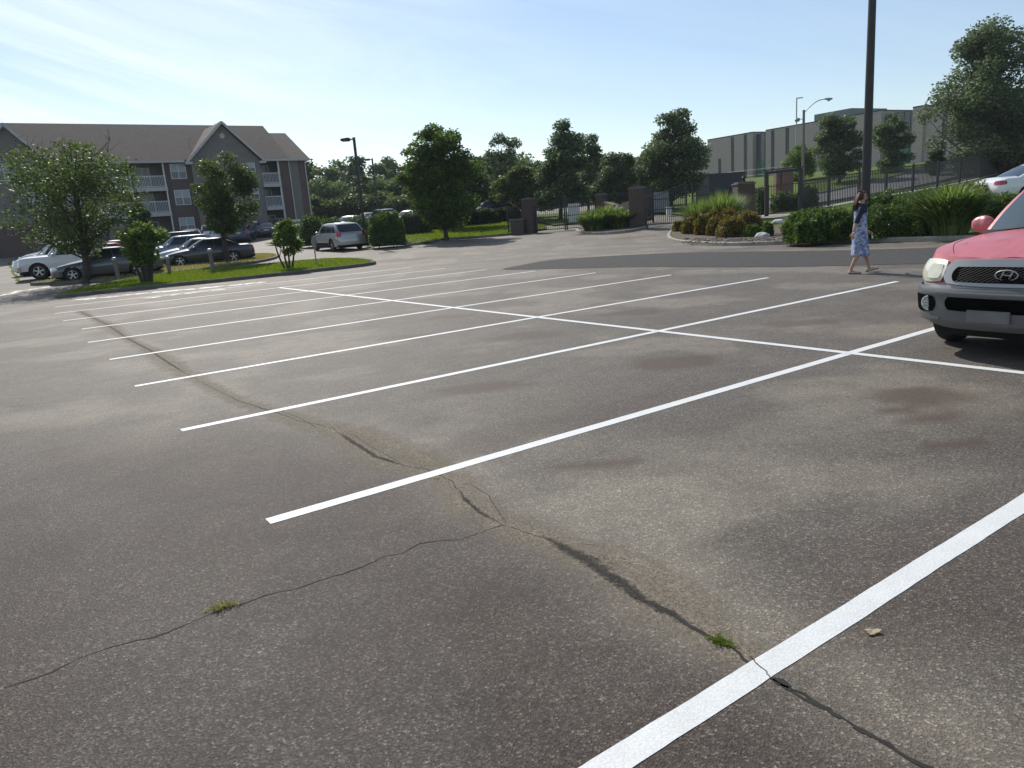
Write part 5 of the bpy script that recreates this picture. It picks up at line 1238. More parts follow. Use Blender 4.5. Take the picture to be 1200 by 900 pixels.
        if back:                                       # rim going back into the body gives it thickness
            ring = [P[i][0] for i in range(nu+1)]+[P[nu][j] for j in range(1, nv+1)]+[P[i][nv] for i in range(nu-1, -1, -1)]+[P[0][j] for j in range(nv-1, 0, -1)]
            mb.grid([[q, q-Vector((end*depth, 0, 0))] for q in ring], closeu=True)
        return mb.build(nm, mat, parent or s.t, angle=45)
    def wheels(s, rim):
        for w in s.xw:
            for sg in (1, -1): s.wheel(w, sg, rim)
    def wheel(s, w, sg, rim, steer=0., n=28):
        r = s.wr; wd = .20; yc = sg*(s.W/2-.02-wd/2)
        mb = MB(); mb.lathe([(r*.60,-wd/2+.02),(r*.66,-wd/2+.002),(r*.88,-wd/2),(r*.965,-wd/2+.02),(r,-wd/2+.05),(r,wd/2-.05),(r*.965,wd/2-.02),(r*.88,wd/2),(r*.66,wd/2-.002),(r*.60,wd/2-.02)], axis=1, n=n)
        wh = mb.build('wheel', M['rubber'], s.t, angle=30); wh.location = (w, yc, r)
        if steer: wh.rotation_euler = (0, 0, steer)
        mb = MB(); o = sg*(wd/2-.03); mb.lathe([(r*.62,o-sg*.10),(r*.62,o+sg*.012),(r*.57,o+sg*.012),(r*.55,o-sg*.04),(0,o-sg*.05)], axis=1, n=n, mi=1)
        for k in range(5):
            a = 2*PI*k/5+.3; c, d = math.cos(a), math.sin(a); p = Vector((c*r*.08, o+sg*.004, d*r*.08)); q = Vector((c*r*.575, o+sg*.004, d*r*.575)); mb.bar(p, q, r*.17, .02, mi=0, up=Vector((0,1,0)))
        mb.lathe([(0,o+sg*.02),(r*.13,o+sg*.018),(r*.14,o-sg*.02)], axis=1, n=12, mi=0); mb.lathe([(r*.62,o+sg*.0125),(r*.575,o+sg*.0135)], axis=1, n=n, mi=0)
        mb.build('rim', [M[rim], M['black']], wh, angle=35)
    def basics(s, zl=.66, lights=True, zt=None, tail='red_lens', handles=2, zg=.5, tw=.5, seams=True, th=.14, hw_=.34, platez=.75):
        h = s.W/2
        for sg in (1, -1):
            a, b = sorted((sg*(h-hw_), sg*(h*.985))); s.fpatch(a, b, zl-.07, zl+.07, .006, M['clear_lens'], 'headlight', rnd=.5)
            zt_ = zt or zl+.12; a, b = sorted((sg*(h-tw*.62), sg*h*.999)); s.fpatch(a, b, zt_-th/2, zt_+th/2, .008, M[tail], 'tail_light', end=-1, rnd=.4)
            q = s.gs(.06, .02, sg); mb = MB(); M_ = Matrix.Translation(q+Vector((-.06, sg*.13, .06))); rr = []
            for k in range(7):
                t = k/6; rr.append((Vector((0, sg*(-.10+.22*t), 0)), .02+.07*math.sin(PI*clamp(t*.85+.12, 0, 1))))
            mb.tube([M_@p for p, _ in rr], [r_ for _, r_ in rr], 8, flat=.9); mb.build('mirror', s.mat, s.t, smooth=True)
            if seams:
                zs = interp(s.sh, 0)
                for (a_, b_, _, _) in s.gh['win'][:3]:
                    x = s.gs(b_, 0, sg).x-.01; s.side(x-.004, x+.004, s.sill+.05, zs-.04, sg, M['black'], 'door_seam', .0015, 2)
                    if handles: s.side(x+.06, x+.20, zs-.15, zs-.12, sg, s.mat, 'door_handle', .03, 2)
        s.fpatch(-.34, .34, zg-.06, zg+.10, .006, M['black'], 'grille', rnd=.5); s.fpatch(-.5, .5, .24, .36, .006, M['black'], 'air_intake', rnd=.5)
        s.fpatch(-.26, .26, platez-.055, platez+.055, .012, M['plate'], 'licence_plate', end=-1)
        s.fpatch(None, None, .25, .36, .008, M['black'], 'rear_valance', end=-1, f0=-84, f1=84)

def sedan(label, loc, rz, mat, L=4.75, W=1.83, H_=1.45, group=None, pitch=0., name='parked_car', cat='car', wr=.33, **kw):
    h = L/2; k = H_/1.45
    sh = [(-h,.86*k),(-h+.35,.93*k),(-h+1.1,.95*k),(0,.92*k),(h-1.5,.88*k),(h-.9,.80*k),(h-.3,.70*k),(h,.60*k)]
    top = [(-h,.88*k),(-h+.3,1.0*k),(-h+1.1,1.02*k),(0,1.0*k),(h-1.4,.98*k),(h-.8,.88*k),(h-.3,.76*k),(h,.62*k)]
    gh = dict(xA0=h-1.28, xA1=h-2.12, xR1=-h+1.62, xR0=-h+.62, zb=.90*k, zr=(1.39)*k, crown=.06, win=[(.115,.475,.06,.47),(.495,.83,.49,.80),(.85,.955,.82,.87)], bow=.2)
    c = Car(name, label, cat, loc, rz, mat, L, W, wb=2.72, fo=.93, wr=wr, sh=sh, top=top, gh=gh, group=group, pitch=pitch, **kw); c.basics(zl=.64*k, zt=.80*k, zg=.52, platez=.72); return c
def suv(label, loc, rz, mat, L=4.6, W=1.86, H_=1.68, group=None, pitch=0., name='parked_car', cat='car', wr=.36, rear=.62, **kw):
    h = L/2; k = H_/1.68
    sh = [(-h,.98*k),(-h+.3,1.06*k),(0,1.02*k),(h-1.3,1.0*k),(h-.5,.90*k),(h,.74*k)]
    top = [(-h,1.0*k),(-h+.3,1.12*k),(0,1.12*k),(h-1.2,1.12*k),(h-.5,1.0*k),(h-.1,.86*k),(h,.78*k)]
    gh = dict(xA0=h-1.12, xA1=h-1.85, xR1=-h+rear, xR0=-h+.16, zb=1.02*k, zr=1.61*k, zb2=1.06*k, crown=.07, win=[(.10,.40,.055,.41),(.42,.70,.43,.72),(.725,.93,.745,.90)], bow=.2, wr=W/2*.72)
    c = Car(name, label, cat, loc, rz, mat, L, W, wb=2.7, fo=.92, wr=wr, sh=sh, top=top, gh=gh, group=group, pitch=pitch, lower=M['black'], **kw); c.basics(zl=.80*k, zt=1.02*k, zg=.66, th=.34, tw=.40, platez=.86)
    for sg in (1, -1):
        a = c.gs(.25, 1, sg)+Vector((0, -sg*.05, .05)); b = c.gs(.85, 1, sg)+Vector((0, -sg*.05, .05)); mb = MB(); mb.bar(a, b, .035, .03); mb.bar(a, a-Vector((0,0,.06)), .03); mb.bar(b, b-Vector((0,0,.06)), .03); mb.build('roof_rail', M['black'], c.t)
    return c
def pickup(label, loc, rz, mat, L=5.3, W=1.95, group=None, pitch=0.):
    h = L/2; sh = [(-h,1.08),(0,1.10),(h-1.3,1.08),(h-.5,1.06),(h,1.0)]; top = [(-h,1.10),(-.4,1.12),(h-1.2,1.17),(h-.4,1.14),(h,1.04)]
    gh = dict(xA0=h-1.25, xA1=h-1.85, xR1=-h+2.0, xR0=-h+1.85, zb=1.08, zr=1.70, crown=.06, win=[(.14,.60,.08,.60),(.63,.90,.63,.88)], bow=.18, wr=W/2*.76)
    c = Car('pickup_truck', label, 'pickup truck', loc, rz, mat, L, W, wb=3.2, fo=.92, wr=.39, sh=sh, top=top, gh=gh, sill=.42, Lnf=.2, Lnr=.12, nf=3.6, group=group, pitch=pitch); c.basics(zl=.88, zt=.95, zg=.76, th=.3, tw=.25, platez=.62)
    c.fpatch(None, None, .46, .64, .05, M['chrome'], 'front_bumper', f0=-88, f1=88); mb = MB(); mb.box((-h+.12, -.78, 1.085), (-h+1.75, .78, 1.125)); mb.build('bed_cover', M['black'], c.t); return c
def on(px, py, Y): p = at(px, py, Y); return (p.x, Y, h1(p.x, Y))
def park(x, y): return (x, y, h1(x, y))
GR = 'cars parked in the left-hand lot'
# front row beside the dry island: noses to the left, along the direction of the stall lines' normal run
a1 = math.atan2(-.5583, -.8296)                # heading of the front row (towards the lower left, along the islands)
def slope(x, y, a):
    e = 1.5; c, s_ = math.cos(a), math.sin(a); return -math.atan2(h1(x+c*e, y+s_*e)-h1(x-c*e, y-s_*e), 2*e)
def put(fn, label, px, py, Y, a, mat, **kw):
    p = at(px, py, Y); return fn(label, (p.x, Y, h1(p.x, Y)), a, mat, pitch=slope(p.x, Y, a), group=kw.pop('group', GR), **kw)
ISL = math.atan2(near_isl[12].y-near_isl[0].y, near_isl[12].x-near_isl[0].x)
AH = ISL+PI
put(sedan, 'grey sedan half hidden by the thin-leaved tree, nose to the left beside the white pickup', 129, 322, 35.4, AH, PA['grey'], H_=1.47)
put(pickup, 'white pickup truck with dark grille behind the grey sedan, nose to the left', 96, 320, 38.2, AH, PA['white'])
put(suv, 'white sport utility car behind the white pickup, nose to the left', 72, 312, 42.5, AH, PA['white'])
put(suv, 'silver sport utility car furthest back on the left, roof under the tree branches', 72, 303, 47.5, AH, PA['silver'])
put(sedan, 'dark red sedan whose roof shows between the white pickup and the crape myrtle', 126, 305, 46, AH, PA['red'])
put(sedan, 'silver sedan seen above the roof of the grey sedan', 132, 300, 51, AH, PA['silver'])
put(sedan, 'dark grey sedan beside the dry island right of the taller crape myrtle', 246, 308, 41.2, AH, PA['dgrey'], H_=1.45, L=4.85)
put(sedan, 'pale silver sedan directly behind the dark grey sedan, windshield and roof showing', 232, 305, 44.2, AH, PA['silver'])
put(suv, 'pale blue crossover with a dark windshield behind the two sedans', 214, 303, 47.2, AH, PA['blue'], H_=1.6)
put(sedan, 'black sedan fourth in the row behind the dark grey sedan', 222, 297, 50.5, AH, PA['black'])
put(suv, 'black sport utility car at the back of the row above the crape myrtle', 205, 292, 55, AH, PA['black'])
# second row in front of the building, tails to the camera
BB = math.atan2(V_[1], V_[0])
put(suv, 'white sport utility car seen from behind, in front of the brick windows', 248, 279, 70, BB-.25, PA['white'], H_=1.72)
put(sedan, 'small red car between the white sport utility car and the navy car', 270, 277, 72, BB-.25, PA['red'])
put(suv, 'navy hatchback seen from behind right of the tree trunk', 284, 278, 68, BB-.45, PA['navy'], H_=1.55)
put(sedan, 'dark navy sedan below the right-hand balconies', 309, 272, 74, BB-.2, PA['navy'])
put(suv, 'black sport utility car at the building corner', 326, 272, 76, BB-.2, PA['black'])
put(sedan, 'silver car half hidden behind the smaller crape myrtle', 345, 272, 74, BB-.2, PA['silver'])
put(sedan, 'white car parked against the building, far left of the second row', 225, 281, 68, BB-.2, PA['white'])
# silver crossover driving
put(suv, 'silver crossover with red tail lights driving away beyond the small crape myrtle', 397, 291.5, 46, PI/2+.60, PA['champ'], group='moving cars', H_=1.66, L=4.75, W=1.9, rear=.75)
GC = 'cars parked beyond the lawn'
put(sedan, 'white car with a pale windshield above the clipped bushes', 410, 266, 72, -PI/2-.4, PA['white'], group=GC)
put(suv, 'dark purple-grey van behind the lamp post and big bush', 449, 264, 76, PI/2+.6, PA['grey'], group=GC, H_=1.75)
put(sedan, 'white sedan behind the first hedge block', 480, 262, 74, -PI/2-.5, PA['white'], group=GC)
put(sedan, 'silver sedan behind the hedge left of the lawn maple trunk', 505, 260, 76, -PI/2-.5, PA['silver'], group=GC)
put(suv, 'dark blue-black sport utility car right of the lawn maple', 574, 250, 66, PI*1.02, PA['black'], group=GC, H_=1.75)
put(sedan, 'dark car behind the small distant lamp post', 432, 262, 80, PI/2+.5, PA['dgrey'], group=GC)
# white sedan up the slope on the right
pw = at(1232, 228, 26.5); zz = h1(pw.x, 26.5)+.12; sedan('white sedan parked behind the shrubs at the right edge', (pw.x, 26.5, zz), -.08, PA['white'], group='cars on the right')
tag(sheet('upper_drive', [Vector((pw.x-3.6, 24.9, 0)), Vector((pw.x+9, 24.5, 0)), Vector((pw.x+9, 30.5, 0)), Vector((pw.x-3.6, 30.5, 0))], .12, M['old_asphalt'], 3.), kind='structure')
# ------------------------------------------------------------------ pink sport utility car, close on the right
def pink_paint():
    m, nt, p = nmat('faded_pink_paint'); L = nt.links.new; N = nt.nodes.new
    tc = N('ShaderNodeTexCoord'); n = N('ShaderNodeTexNoise'); n.inputs['Scale'].default_value = 2.3; n.inputs['Detail'].default_value = 7; n.inputs['Roughness'].default_value = .6; n.inputs['Distortion'].default_value = .6
    mp = N('ShaderNodeMapping'); mp.inputs['Scale'].default_value = (1.2, 2.4, 1.); L(tc.outputs['Object'], mp.inputs[0]); L(mp.outputs[0], n.inputs['Vector'])
    r = N('ShaderNodeValToRGB'); e = r.color_ramp.elements; e[0].position = .35; e[0].color = (.50,.135,.155,1); e[1].position = .58; e[1].color = (.46,.105,.12,1); k = e.new(.64); k.color = (.33,.03,.045,1)
    L(n.outputs['Fac'], r.inputs[0]); L(r.outputs[0], p.inputs['Base Color']); p.inputs['Roughness'].default_value = .42; p.inputs['Coat Weight'].default_value = .35; p.inputs['Coat Roughness'].default_value = .25
    return m
PK = pink_paint(); M['trim_silver'] = simple('silver_trim', (.30,.305,.31), .38, .4, .06, 3., coat=.3); M['bumper'] = simple('silver_bumper', (.115,.118,.122), .45, .3, .06, 3., coat=.2); M['cloudy_lens'] = simple('cloudy_lens', (.58,.57,.46), .22, 0, .18, 7., coat=.8)
M['tint'] = glass('tinted_windshield', (.05,.075,.085), .05, .7); M['grey_plastic'] = simple('grey_bracket', (.14,.14,.145), .5)
sx, sy = S(.31, -20.47); hd = math.atan2(-.5583, -.8296); cx, cy = sx-math.cos(hd)*2.25, sy-math.sin(hd)*2.25
h = 2.25; zl_ = lambda z: max(0, z-.66)*.42+max(0, .36-z)*.55
shp = [(-h,1.02),(-h+.4,1.10),(0,1.08),(.8,1.085),(1.3,1.06),(1.7,1.02),(2.0,.985),(2.15,.965),(h,.955)]
tpp = [(-h,1.04),(-h+.3,1.14),(0,1.16),(.8,1.17),(1.2,1.145),(1.6,1.10),(1.95,1.035),(2.12,.99),(h,.96)]
gh = dict(xA0=1.16, xA1=.30, xR1=-1.72, xR0=-2.08, zb=1.09, zr=1.64, zb2=1.10, crown=.07, win=[(.115,.40,.075,.405),(.42,.68,.425,.70),(.705,.92,.725,.90)], bow=.30, wb=.80, wr=.62)
C_ = Car('parked_car', 'faded pink sport utility car with silver bumper at the right edge', 'car', (cx, cy, 0), hd, PK, 4.5, 1.84, 2.62, .87, .345, shp, tpp, gh, sill=.30, Lnf=.62, Lnr=.4, nf=2.7, group=None, lean=zl_, lower=M['bumper'])
T_ = C_.t
for o in [o for o in scene.objects if o.parent == T_ and o.name.startswith('windshield')]: o.data.materials[0] = M['tint']
bulb = lambda z: .030*math.sin(clamp((z-.26)/.42, 0, 1)*PI)**.5
bp = C_.fpatch(None, None, .285, .675, .030, M['bumper'], 'front_bumper', f0=-118, f1=118, nu=72, nv=16, prof=lambda z: bulb(z)+(.018 if z > .60 else 0), depth=.05)
for v in bp.data.vertices:                       # the lower edge sweeps up towards the corners
    k = clamp((abs(v.co.y)-.45)/.42, 0, 1)**1.4*.055*clamp((.46-v.co.z)/.17, 0, 1); v.co.z += k
C_.fpatch(None, None, .676, .700, .012, M['trim_silver'], 'lit_bumper_ledge', f0=-112, f1=112, nu=60, nv=3, depth=.03, parent=bp)  # ledge in lighter silver than the face, painting the light on its top
C_.fpatch(-.50, .50, .462, .600, .066, M['opening_shade'], 'air_intake', rnd=.35, nu=20, parent=bp, depth=.01)
C_.fpatch(-.52, .52, .225, .29, -.02, M['black'], 'air_dam', nu=20, parent=bp)
C_.fpatch(-.60, .60, .632, .646, .070, M['trim_silver'], 'bumper_crease', nu=20, nv=1, parent=bp, depth=.02)
for sg in (-1, 1):
    a, b = sorted((sg*.600, sg*.865)); C_.fpatch(a, b, .425, .605, .066, M['opening_shade'], 'fog_recess_shade', rnd=.7, nu=12, nv=8, parent=bp, depth=.01)  # shade of the lamp opening painted as a flat black patch
    p = C_.fpoint(C_.yz2f(sg*.685), .515, .040); mb = MB(); mb.lathe([(0,.030),(.052,.027),(.058,.020),(.066,.030),(.074,.028),(.078,-.01)], axis=0, n=24, c=(0,0,0))
    fl = mb.build('fog_lamp', M['clear_lens'], T_, angle=40); fl.location = p; fl.rotation_euler = (0, 0, sg*.12)
    mb = MB()
    for k in range(3): mb.box((.0285,-.045,-.03+.03*k),(.034,.045,-.024+.03*k))
    g_ = mb.build('lens_bars', M['grey_plastic'], fl)
    # lower corner scuff strip
    a, b = sorted((sg*.56, sg*.90)); C_.fpatch(a, b, .345, .405, .066, M['bumper'], 'corner_lip', rnd=.9, nu=14, nv=5, parent=bp, depth=.03)
    # headlight: chrome bowl colour behind a cloudy lens
    a, b = sorted((sg*.565, sg*.885)); hl_ = C_.fpatch(a, b, .715, .935, .020, M['cloudy_lens'], 'headlight', rnd=.55, nu=16, nv=12, prof=lambda z: .028*math.sin(clamp((z-.715)/.22, 0, 1)*PI), depth=.06, tilt=-sg*.0)
    a, b = sorted((sg*.60, sg*.75)); C_.fpatch(a, b, .755, .895, .050, M['cloudy_lens'], 'reflector', rnd=.5, nu=10, nv=8, parent=hl_, depth=.012)
# grille surround, mesh and emblem
sr = C_.fpatch(-.575, .575, .70, .945, .045, M['trim_silver'], 'grille_surround', rnd=.55, nu=32, nv=10, depth=.06)
gi = C_.fpatch(-.485, .485, .735, .878, .052, M['opening_shade'], 'grille', rnd=.35, nu=24, nv=6, depth=.01)
mb = MB()
for sg in (-1, 1):
    k = -.62
    while k < .62:
        pts = []
        for i in range(6):
            z = .742+.128*i/5; y = k+sg*(z-.805)*1.9
            if abs(y) < .455: pts.append(C_.fpoint(C_.yz2f(y), z, .056))
        if len(pts) > 1: mb.tube(pts, .0025, 4)
        k += .045
mb.build('grille_mesh', M['black'], gi)
mb = MB(); ec = C_.fpoint(0., .806, .060); ring = [(ec.x+.004, .092*math.cos(2*PI*k/36), ec.z+.046*math.sin(2*PI*k/36)) for k in range(37)]; mb.tube(ring, .0062, 6, cap=False)
def eb(p, q, w=.011): mb.tube([(ec.x+.004, a, ec.z+b) for a, b in (p, ((p[0]+q[0])/2, (p[1]+q[1])/2), q)], w/2, 6)
eb((.050,.036),(.022,-.036),.015); eb((-.022,.036),(-.050,-.036),.015); eb((.036,-.004),(-.036,.006),.012)
mb.build('emblem', M['galv'], gi, smooth=True)
# number plate bracket, hood seams, wipers, mirrors, door details
mb = MB(); p = C_.fpoint(0, .45, .075); mb.box((p.x-.03, -.28, .375), (p.x+.012, .08, .485)); mb.box((p.x+.0121, -.265, .388), (p.x+.015, .065, .472)); mb.build('plate_bracket', M['grey_plastic'], T_)
def topz(x, y):
    hwx = C_.hw(x); zs = interp(shp, x); ye = hwx*C_.bulge(zs, zs); u = clamp(y/ye, -1, 1); return zs+(interp(tpp, x)-zs)*(1-abs(u)**2.6)
for sg in (-1, 1):
    mb = MB(); pts = []
    for k in range(20):
        x = 1.02+(2.10-1.02)*k/19; y = sg*(.775-.20*max(0, (k/19-.35)/.65)**1.6); pp = C_.warp(x, y, topz(x, y)); pts.append(pp+Vector((0,0,.0015)))
    mb.tube(pts, .0035, 4, flat=.6); mb.build('hood_seam', M['black'], T_)
    q = Vector((.64, sg*.885, 1.185)); mb = MB(); rows = []
    for k in range(9):
        t = k/8; w = math.sin(PI*clamp(.10+t*.84, 0, 1))**.5; ww = .115*w; yy = sg*(-.10+.23*t)
        rows.append([(q.x+.05*math.cos(2*PI*j/14)*w*1.2+(.03 if t < .5 else 0), q.y+yy, q.z+ww*.85*(abs(math.sin(2*PI*j/14))**.8*(1 if math.sin(2*PI*j/14) > 0 else -1))) for j in range(15)])
    mb.grid(rows); mb.add(rows[0][:-1], [tuple(range(14))]); mb.add(rows[-1][:-1], [tuple(range(13, -1, -1))]); mr_ = mb.build('mirror', PK, T_, smooth=True)
    mb = MB(); mb.box((q.x-.05, min(q.y-sg*.16, q.y-sg*.05), q.z-.075), (q.x+.03, max(q.y-sg*.16, q.y-sg*.05), q.z-.02)); mb.build('mirror_arm', M['black'], mr_)
    for (a_, b_, _, _) in gh['win'][:3]:
        x = C_.gs(b_, 0, sg).x-.01; C_.side(x-.004, x+.004, .36, 1.02, sg, M['black'], 'door_seam', .0015, 2); C_.side(x+.06, x+.22, .88, .92, sg, PK, 'door_handle', .03, 2)
    C_.side(-.9, .95, .50, .62, sg, M['bumper'], 'door_moulding', .018, 10)
    a = C_.gs(.18, 1, sg)+Vector((0, -sg*.06, .055)); b = C_.gs(.85, 1, sg)+Vector((0, -sg*.06, .055)); mb = MB(); mb.bar(a, b, .035, .03); mb.build('roof_rail', M['black'], T_)
    C_.side(.98, 1.02, .80, .84, sg, M['clear_lens'], 'side_marker', .006, 2)
mb = MB(); P = []
for k in range(15):
    w = -1+k/7; a = C_.gf(w*.97, .0, .02); b = C_.gf(w*.97, .07, .022); P.append([a+Vector((.10,0,-.005)), b])
mb.grid(P); mb.build('cowl', M['black'], T_)
for y0, y1 in ((-.62, -.02), (.05, .62)):
    mb = MB(); a = C_.gf(y0/.8, .05, .035); b = C_.gf(y1/.8, .16, .035); mb.tube([a, a.lerp(b, .5)+Vector((.012,0,.0)), b], .009, 5); mb.tube([C_.gf(y1/.8, .0, .03), a.lerp(b, .45)+Vector((.01,0,.01))], .010, 5); mb.build('wiper', M['black'], T_)
C_.fpatch(-.80, -.42, .80, 1.0, .006, M['red_lens'], 'tail_light', end=-1, rnd=.4); C_.fpatch(.42, .80, .80, 1.0, .006, M['red_lens'], 'tail_light', end=-1, rnd=.4); C_.fpatch(None, None, .25, .62, .03, M['bumper'], 'rear_bumper', end=-1, f0=-95, f1=95, nu=40)

# ------------------------------------------------------------------ the walking woman
def skin_mesh(name, verts, edges, rad, mat, parent, sub=2, root=0):
    me = bpy.data.meshes.new(name+'_cage'); me.from_pydata(verts, edges, []); o = bpy.data.objects.new(name+'_cage', me); link(o)
    md = o.modifiers.new('s', 'SKIN'); sv = me.skin_vertices[0].data
    for i, r in enumerate(rad): sv[i].radius = r if hasattr(r, '__len__') else (r, r); sv[i].use_root = (i == root)
    md.use_smooth_shade = True; ms = o.modifiers.new('u', 'SUBSURF'); ms.levels = sub; ms.render_levels = sub
    dg = bpy.context.evaluated_depsgraph_get(); ev = o.evaluated_get(dg); m2 = bpy.data.meshes.new_from_object(ev); bpy.data.objects.remove(o)
    m2.name = name; m2.materials.clear(); m2.materials.append(mat)
    for p in m2.polygons: p.use_smooth = True
    r_ = bpy.data.objects.new(name, m2); link(r_, parent); return r_
M['skin'] = simple('skin', (.42,.25,.18), .55, var=.06, scale=8); M['hair'] = simple('brown_hair', (.055,.024,.016), .75, var=.35, scale=30)
M['navy_cloth'] = simple('navy_cloth', (.012,.016,.035), .85, var=.2); M['shoe'] = simple('beige_shoe', (.42,.34,.26), .7); M['sole'] = simple('shoe_sole', (.10,.07,.05), .8)
def dress_mat():
    m, nt, p = nmat('blue_print_cotton'); L = nt.links.new; N = nt.nodes.new
    tc = N('ShaderNodeTexCoord'); v = N('ShaderNodeTexVoronoi'); v.inputs['Scale'].default_value = 26; v.inputs['Randomness'].default_value = 1; L(tc.outputs['Object'], v.inputs['Vector'])
    n = N('ShaderNodeTexNoise'); n.inputs['Scale'].default_value = 13; n.inputs['Detail'].default_value = 3; L(tc.outputs['Object'], n.inputs['Vector'])
    s = N('ShaderNodeSeparateColor'); L(v.outputs['Color'], s.inputs[0]); a = N('ShaderNodeMath'); a.operation = 'MULTIPLY_ADD'; L(n.outputs['Fac'], a.inputs[0]); a.inputs[1].default_value = .7; 
    b = N('ShaderNodeMath'); b.operation = 'MULTIPLY'; b.inputs[1].default_value = .5; L(s.outputs[0], b.inputs[0]); L(b.outputs[0], a.inputs[2])
    r = N('ShaderNodeValToRGB'); e = r.color_ramp.elements; e[0].position = .30; e[0].color = (.10,.16,.34,1); e[1].position = .52; e[1].color = (.22,.30,.48,1); k = e.new(.82); k.color = (.52,.58,.70,1); L(a.outputs[0], r.inputs[0]); L(r.outputs[0], p.inputs['Base Color']); p.inputs['Roughness'].default_value = .85
    t = N('ShaderNodeBsdfTranslucent'); L(r.outputs[0], t.inputs['Color']); mx = N('ShaderNodeMixShader'); mx.inputs[0].default_value = .18; L(p.outputs[0], mx.inputs[1]); L(t.outputs[0], mx.inputs[2]); L(mx.outputs[0], nt.nodes['Material Output'].inputs['Surface']); return m
wp_ = G(1006, 320); W_ = thing('person', 'woman with long brown hair walking right in a blue patterned dress and navy top', 'person', (wp_.x, wp_.y, 0), -.06)
V = [(0,0,.88),(0,0,1.00),(.005,0,1.14),(.01,0,1.27),(.01,0,1.335),(.022,0,1.415),(.04,0,1.475),(.045,0,1.535),(.035,0,1.60),
     (-.015,-.150,1.295),(-.135,-.20,1.10),(-.200,-.215,.90),(-.212,-.217,.84),      # near arm, hanging slightly back 9-12
     (.02,.150,1.295),(.045,.195,1.09),(.19,.20,.87),(.235,.195,.835),              # far arm, forward 13-16
     (-.005,-.085,.84),(-.03,-.085,.47),(-.185,-.085,.115),(-.19,-.085,.055),(-.08,-.085,.030),        # near leg trailing 17-21
     (.015,.085,.84),(.115,.08,.48),(.235,.075,.115),(.235,.075,.065),(.345,.075,.085)]                 # far leg leading 22-26
E_ = [(0,1),(1,2),(2,3),(3,4),(4,5),(5,6),(6,7),(7,8),(4,9),(9,10),(10,11),(11,12),(4,13),(13,14),(14,15),(15,16),(0,17),(17,18),(18,19),(19,20),(20,21),(0,22),(22,23),(23,24),(24,25),(25,26)]
RR = [(.13,.10),(.125,.09),(.12,.085),(.115,.085),(.060,.05),.040,(.066,.060),(.086,.074),(.070,.062),.055,.042,.029,.026,.055,.042,.029,.026,.085,.056,.036,.036,.026,.085,.056,.036,.036,.026]
body = skin_mesh('body', V, E_, RR, M['skin'], W_)
def hand(base, d, palm_n, side, curl=.6):
    """palm and five bent fingers of unequal length"""
    d = Vector(d).normalized(); pn = Vector(palm_n).normalized(); s = d.cross(pn).normalized()*side; b = Vector(base)
    vs = [b-d*.01, b+d*.045, b+d*.075]; es = [(0,1),(1,2)]; rd_ = [(.024,.015),(.034,.014),(.036,.012)]
    for k, (o, ln) in enumerate(((-.026,.060),(-.009,.070),(.009,.066),(.026,.052))):
        i = len(vs); p = b+d*.078+s*o; q = p+(d*.9+pn*curl*.6).normalized()*ln*.5; r = q+(d*(.9-curl*.5)+pn*curl*1.2).normalized()*ln*.45
        vs += [p, q, r]; es += [(2, i), (i, i+1), (i+1, i+2)]; rd_ += [.0095, .0085, .007]
    i = len(vs); p = b+d*.025-s*.030; q = p+(d*.7-s*.6+pn*.3).normalized()*.035; r = q+(d*.9+pn*.5).normalized()*.028; vs += [p, q, r]; es += [(0, i), (i, i+1), (i+1, i+2)]; rd_ += [.012, .010, .008]
    return skin_mesh('hand', [tuple(v) for v in vs], es, rd_, M['skin'], body, 1)
hand((-.214,-.217,.83), (-.10,.0,-1), (0,1,0), 1, .5); hand((.245,.193,.828), (.85,-.1,-.5), (-.2,-.3,-.9), -1, 1.0)
# face
hc = Vector((.045, 0, 1.525)); mb = MB(); mb.tube([hc+Vector((.078,0,.022)), hc+Vector((.092,0,-.008)), hc+Vector((.084,0,-.020))], [.006,.010,.007], 8); mb.build('nose', M['skin'], body, smooth=True)
mb = MB()
for s in (-1, 1): mb.tube([hc+Vector((.0, s*.068, .02)), hc+Vector((-.012, s*.080, .0)), hc+Vector((-.004, s*.070, -.028))], [.010,.014,.008], 7)
mb.build('ear', M['skin'], body, smooth=True)
mb = MB(); mb.tube([hc+Vector((.068,-.022,-.048)), hc+Vector((.078,0,-.046)), hc+Vector((.068,.022,-.048))], [.003,.007,.003], 6); mb.build('mouth', simple('lips', (.34,.10,.09), .5), body, smooth=True)
mb = MB()
for s in (-1, 1): mb.tube([hc+Vector((.062,s*.052,.018)), hc+Vector((.080,s*.032,.016)), hc+Vector((.084,s*.010,.018))], [.014,.020,.014], 8, flat=.45); mb.tube([hc+Vector((.060,s*.058,.022)), hc+Vector((-.01,s*.078,.022))], .003, 4)
mb.build('sunglasses', M['black'], W_, smooth=True)
# hair: cap, half-up knot and long fall down the back
hb = bmesh.new(); bmesh.ops.create_uvsphere(hb, u_segments=26, v_segments=18, radius=1)
for v in list(hb.verts):
    if v.co.x > .12-.25*v.co.z and v.co.z < .62: hb.verts.remove(v)
for v in hb.verts:
    n_ = 1+.05*noise.noise(v.co*6); x, y, z = v.co*n_; low = clamp(-z, 0, 1)
    v.co = Vector((.030+x*.100-low*.02, y*.086, 1.545+z*.092))
me = bpy.data.meshes.new('hair'); hb.to_mesh(me); hb.free(); me.materials.append(M['hair']); [setattr(p, 'use_smooth', True) for p in me.polygons]; hair = bpy.data.objects.new('hair', me); link(hair, W_)
mb = MB(); rd = random.Random(5)
for k in range(46):
    a = rd.uniform(-1, 1); y = a*.062; x0 = -.045-rd.random()*.02; L0 = rd.uniform(.20, .30)
    mb.tube([(x0+.01, y*.8, 1.575), (x0-.018, y, 1.50), (x0-.042, y*1.05, 1.42), (x0-.060-rd.random()*.02, y*.95, 1.575-L0-.03)], [.014,.017,.015,.004], 5)
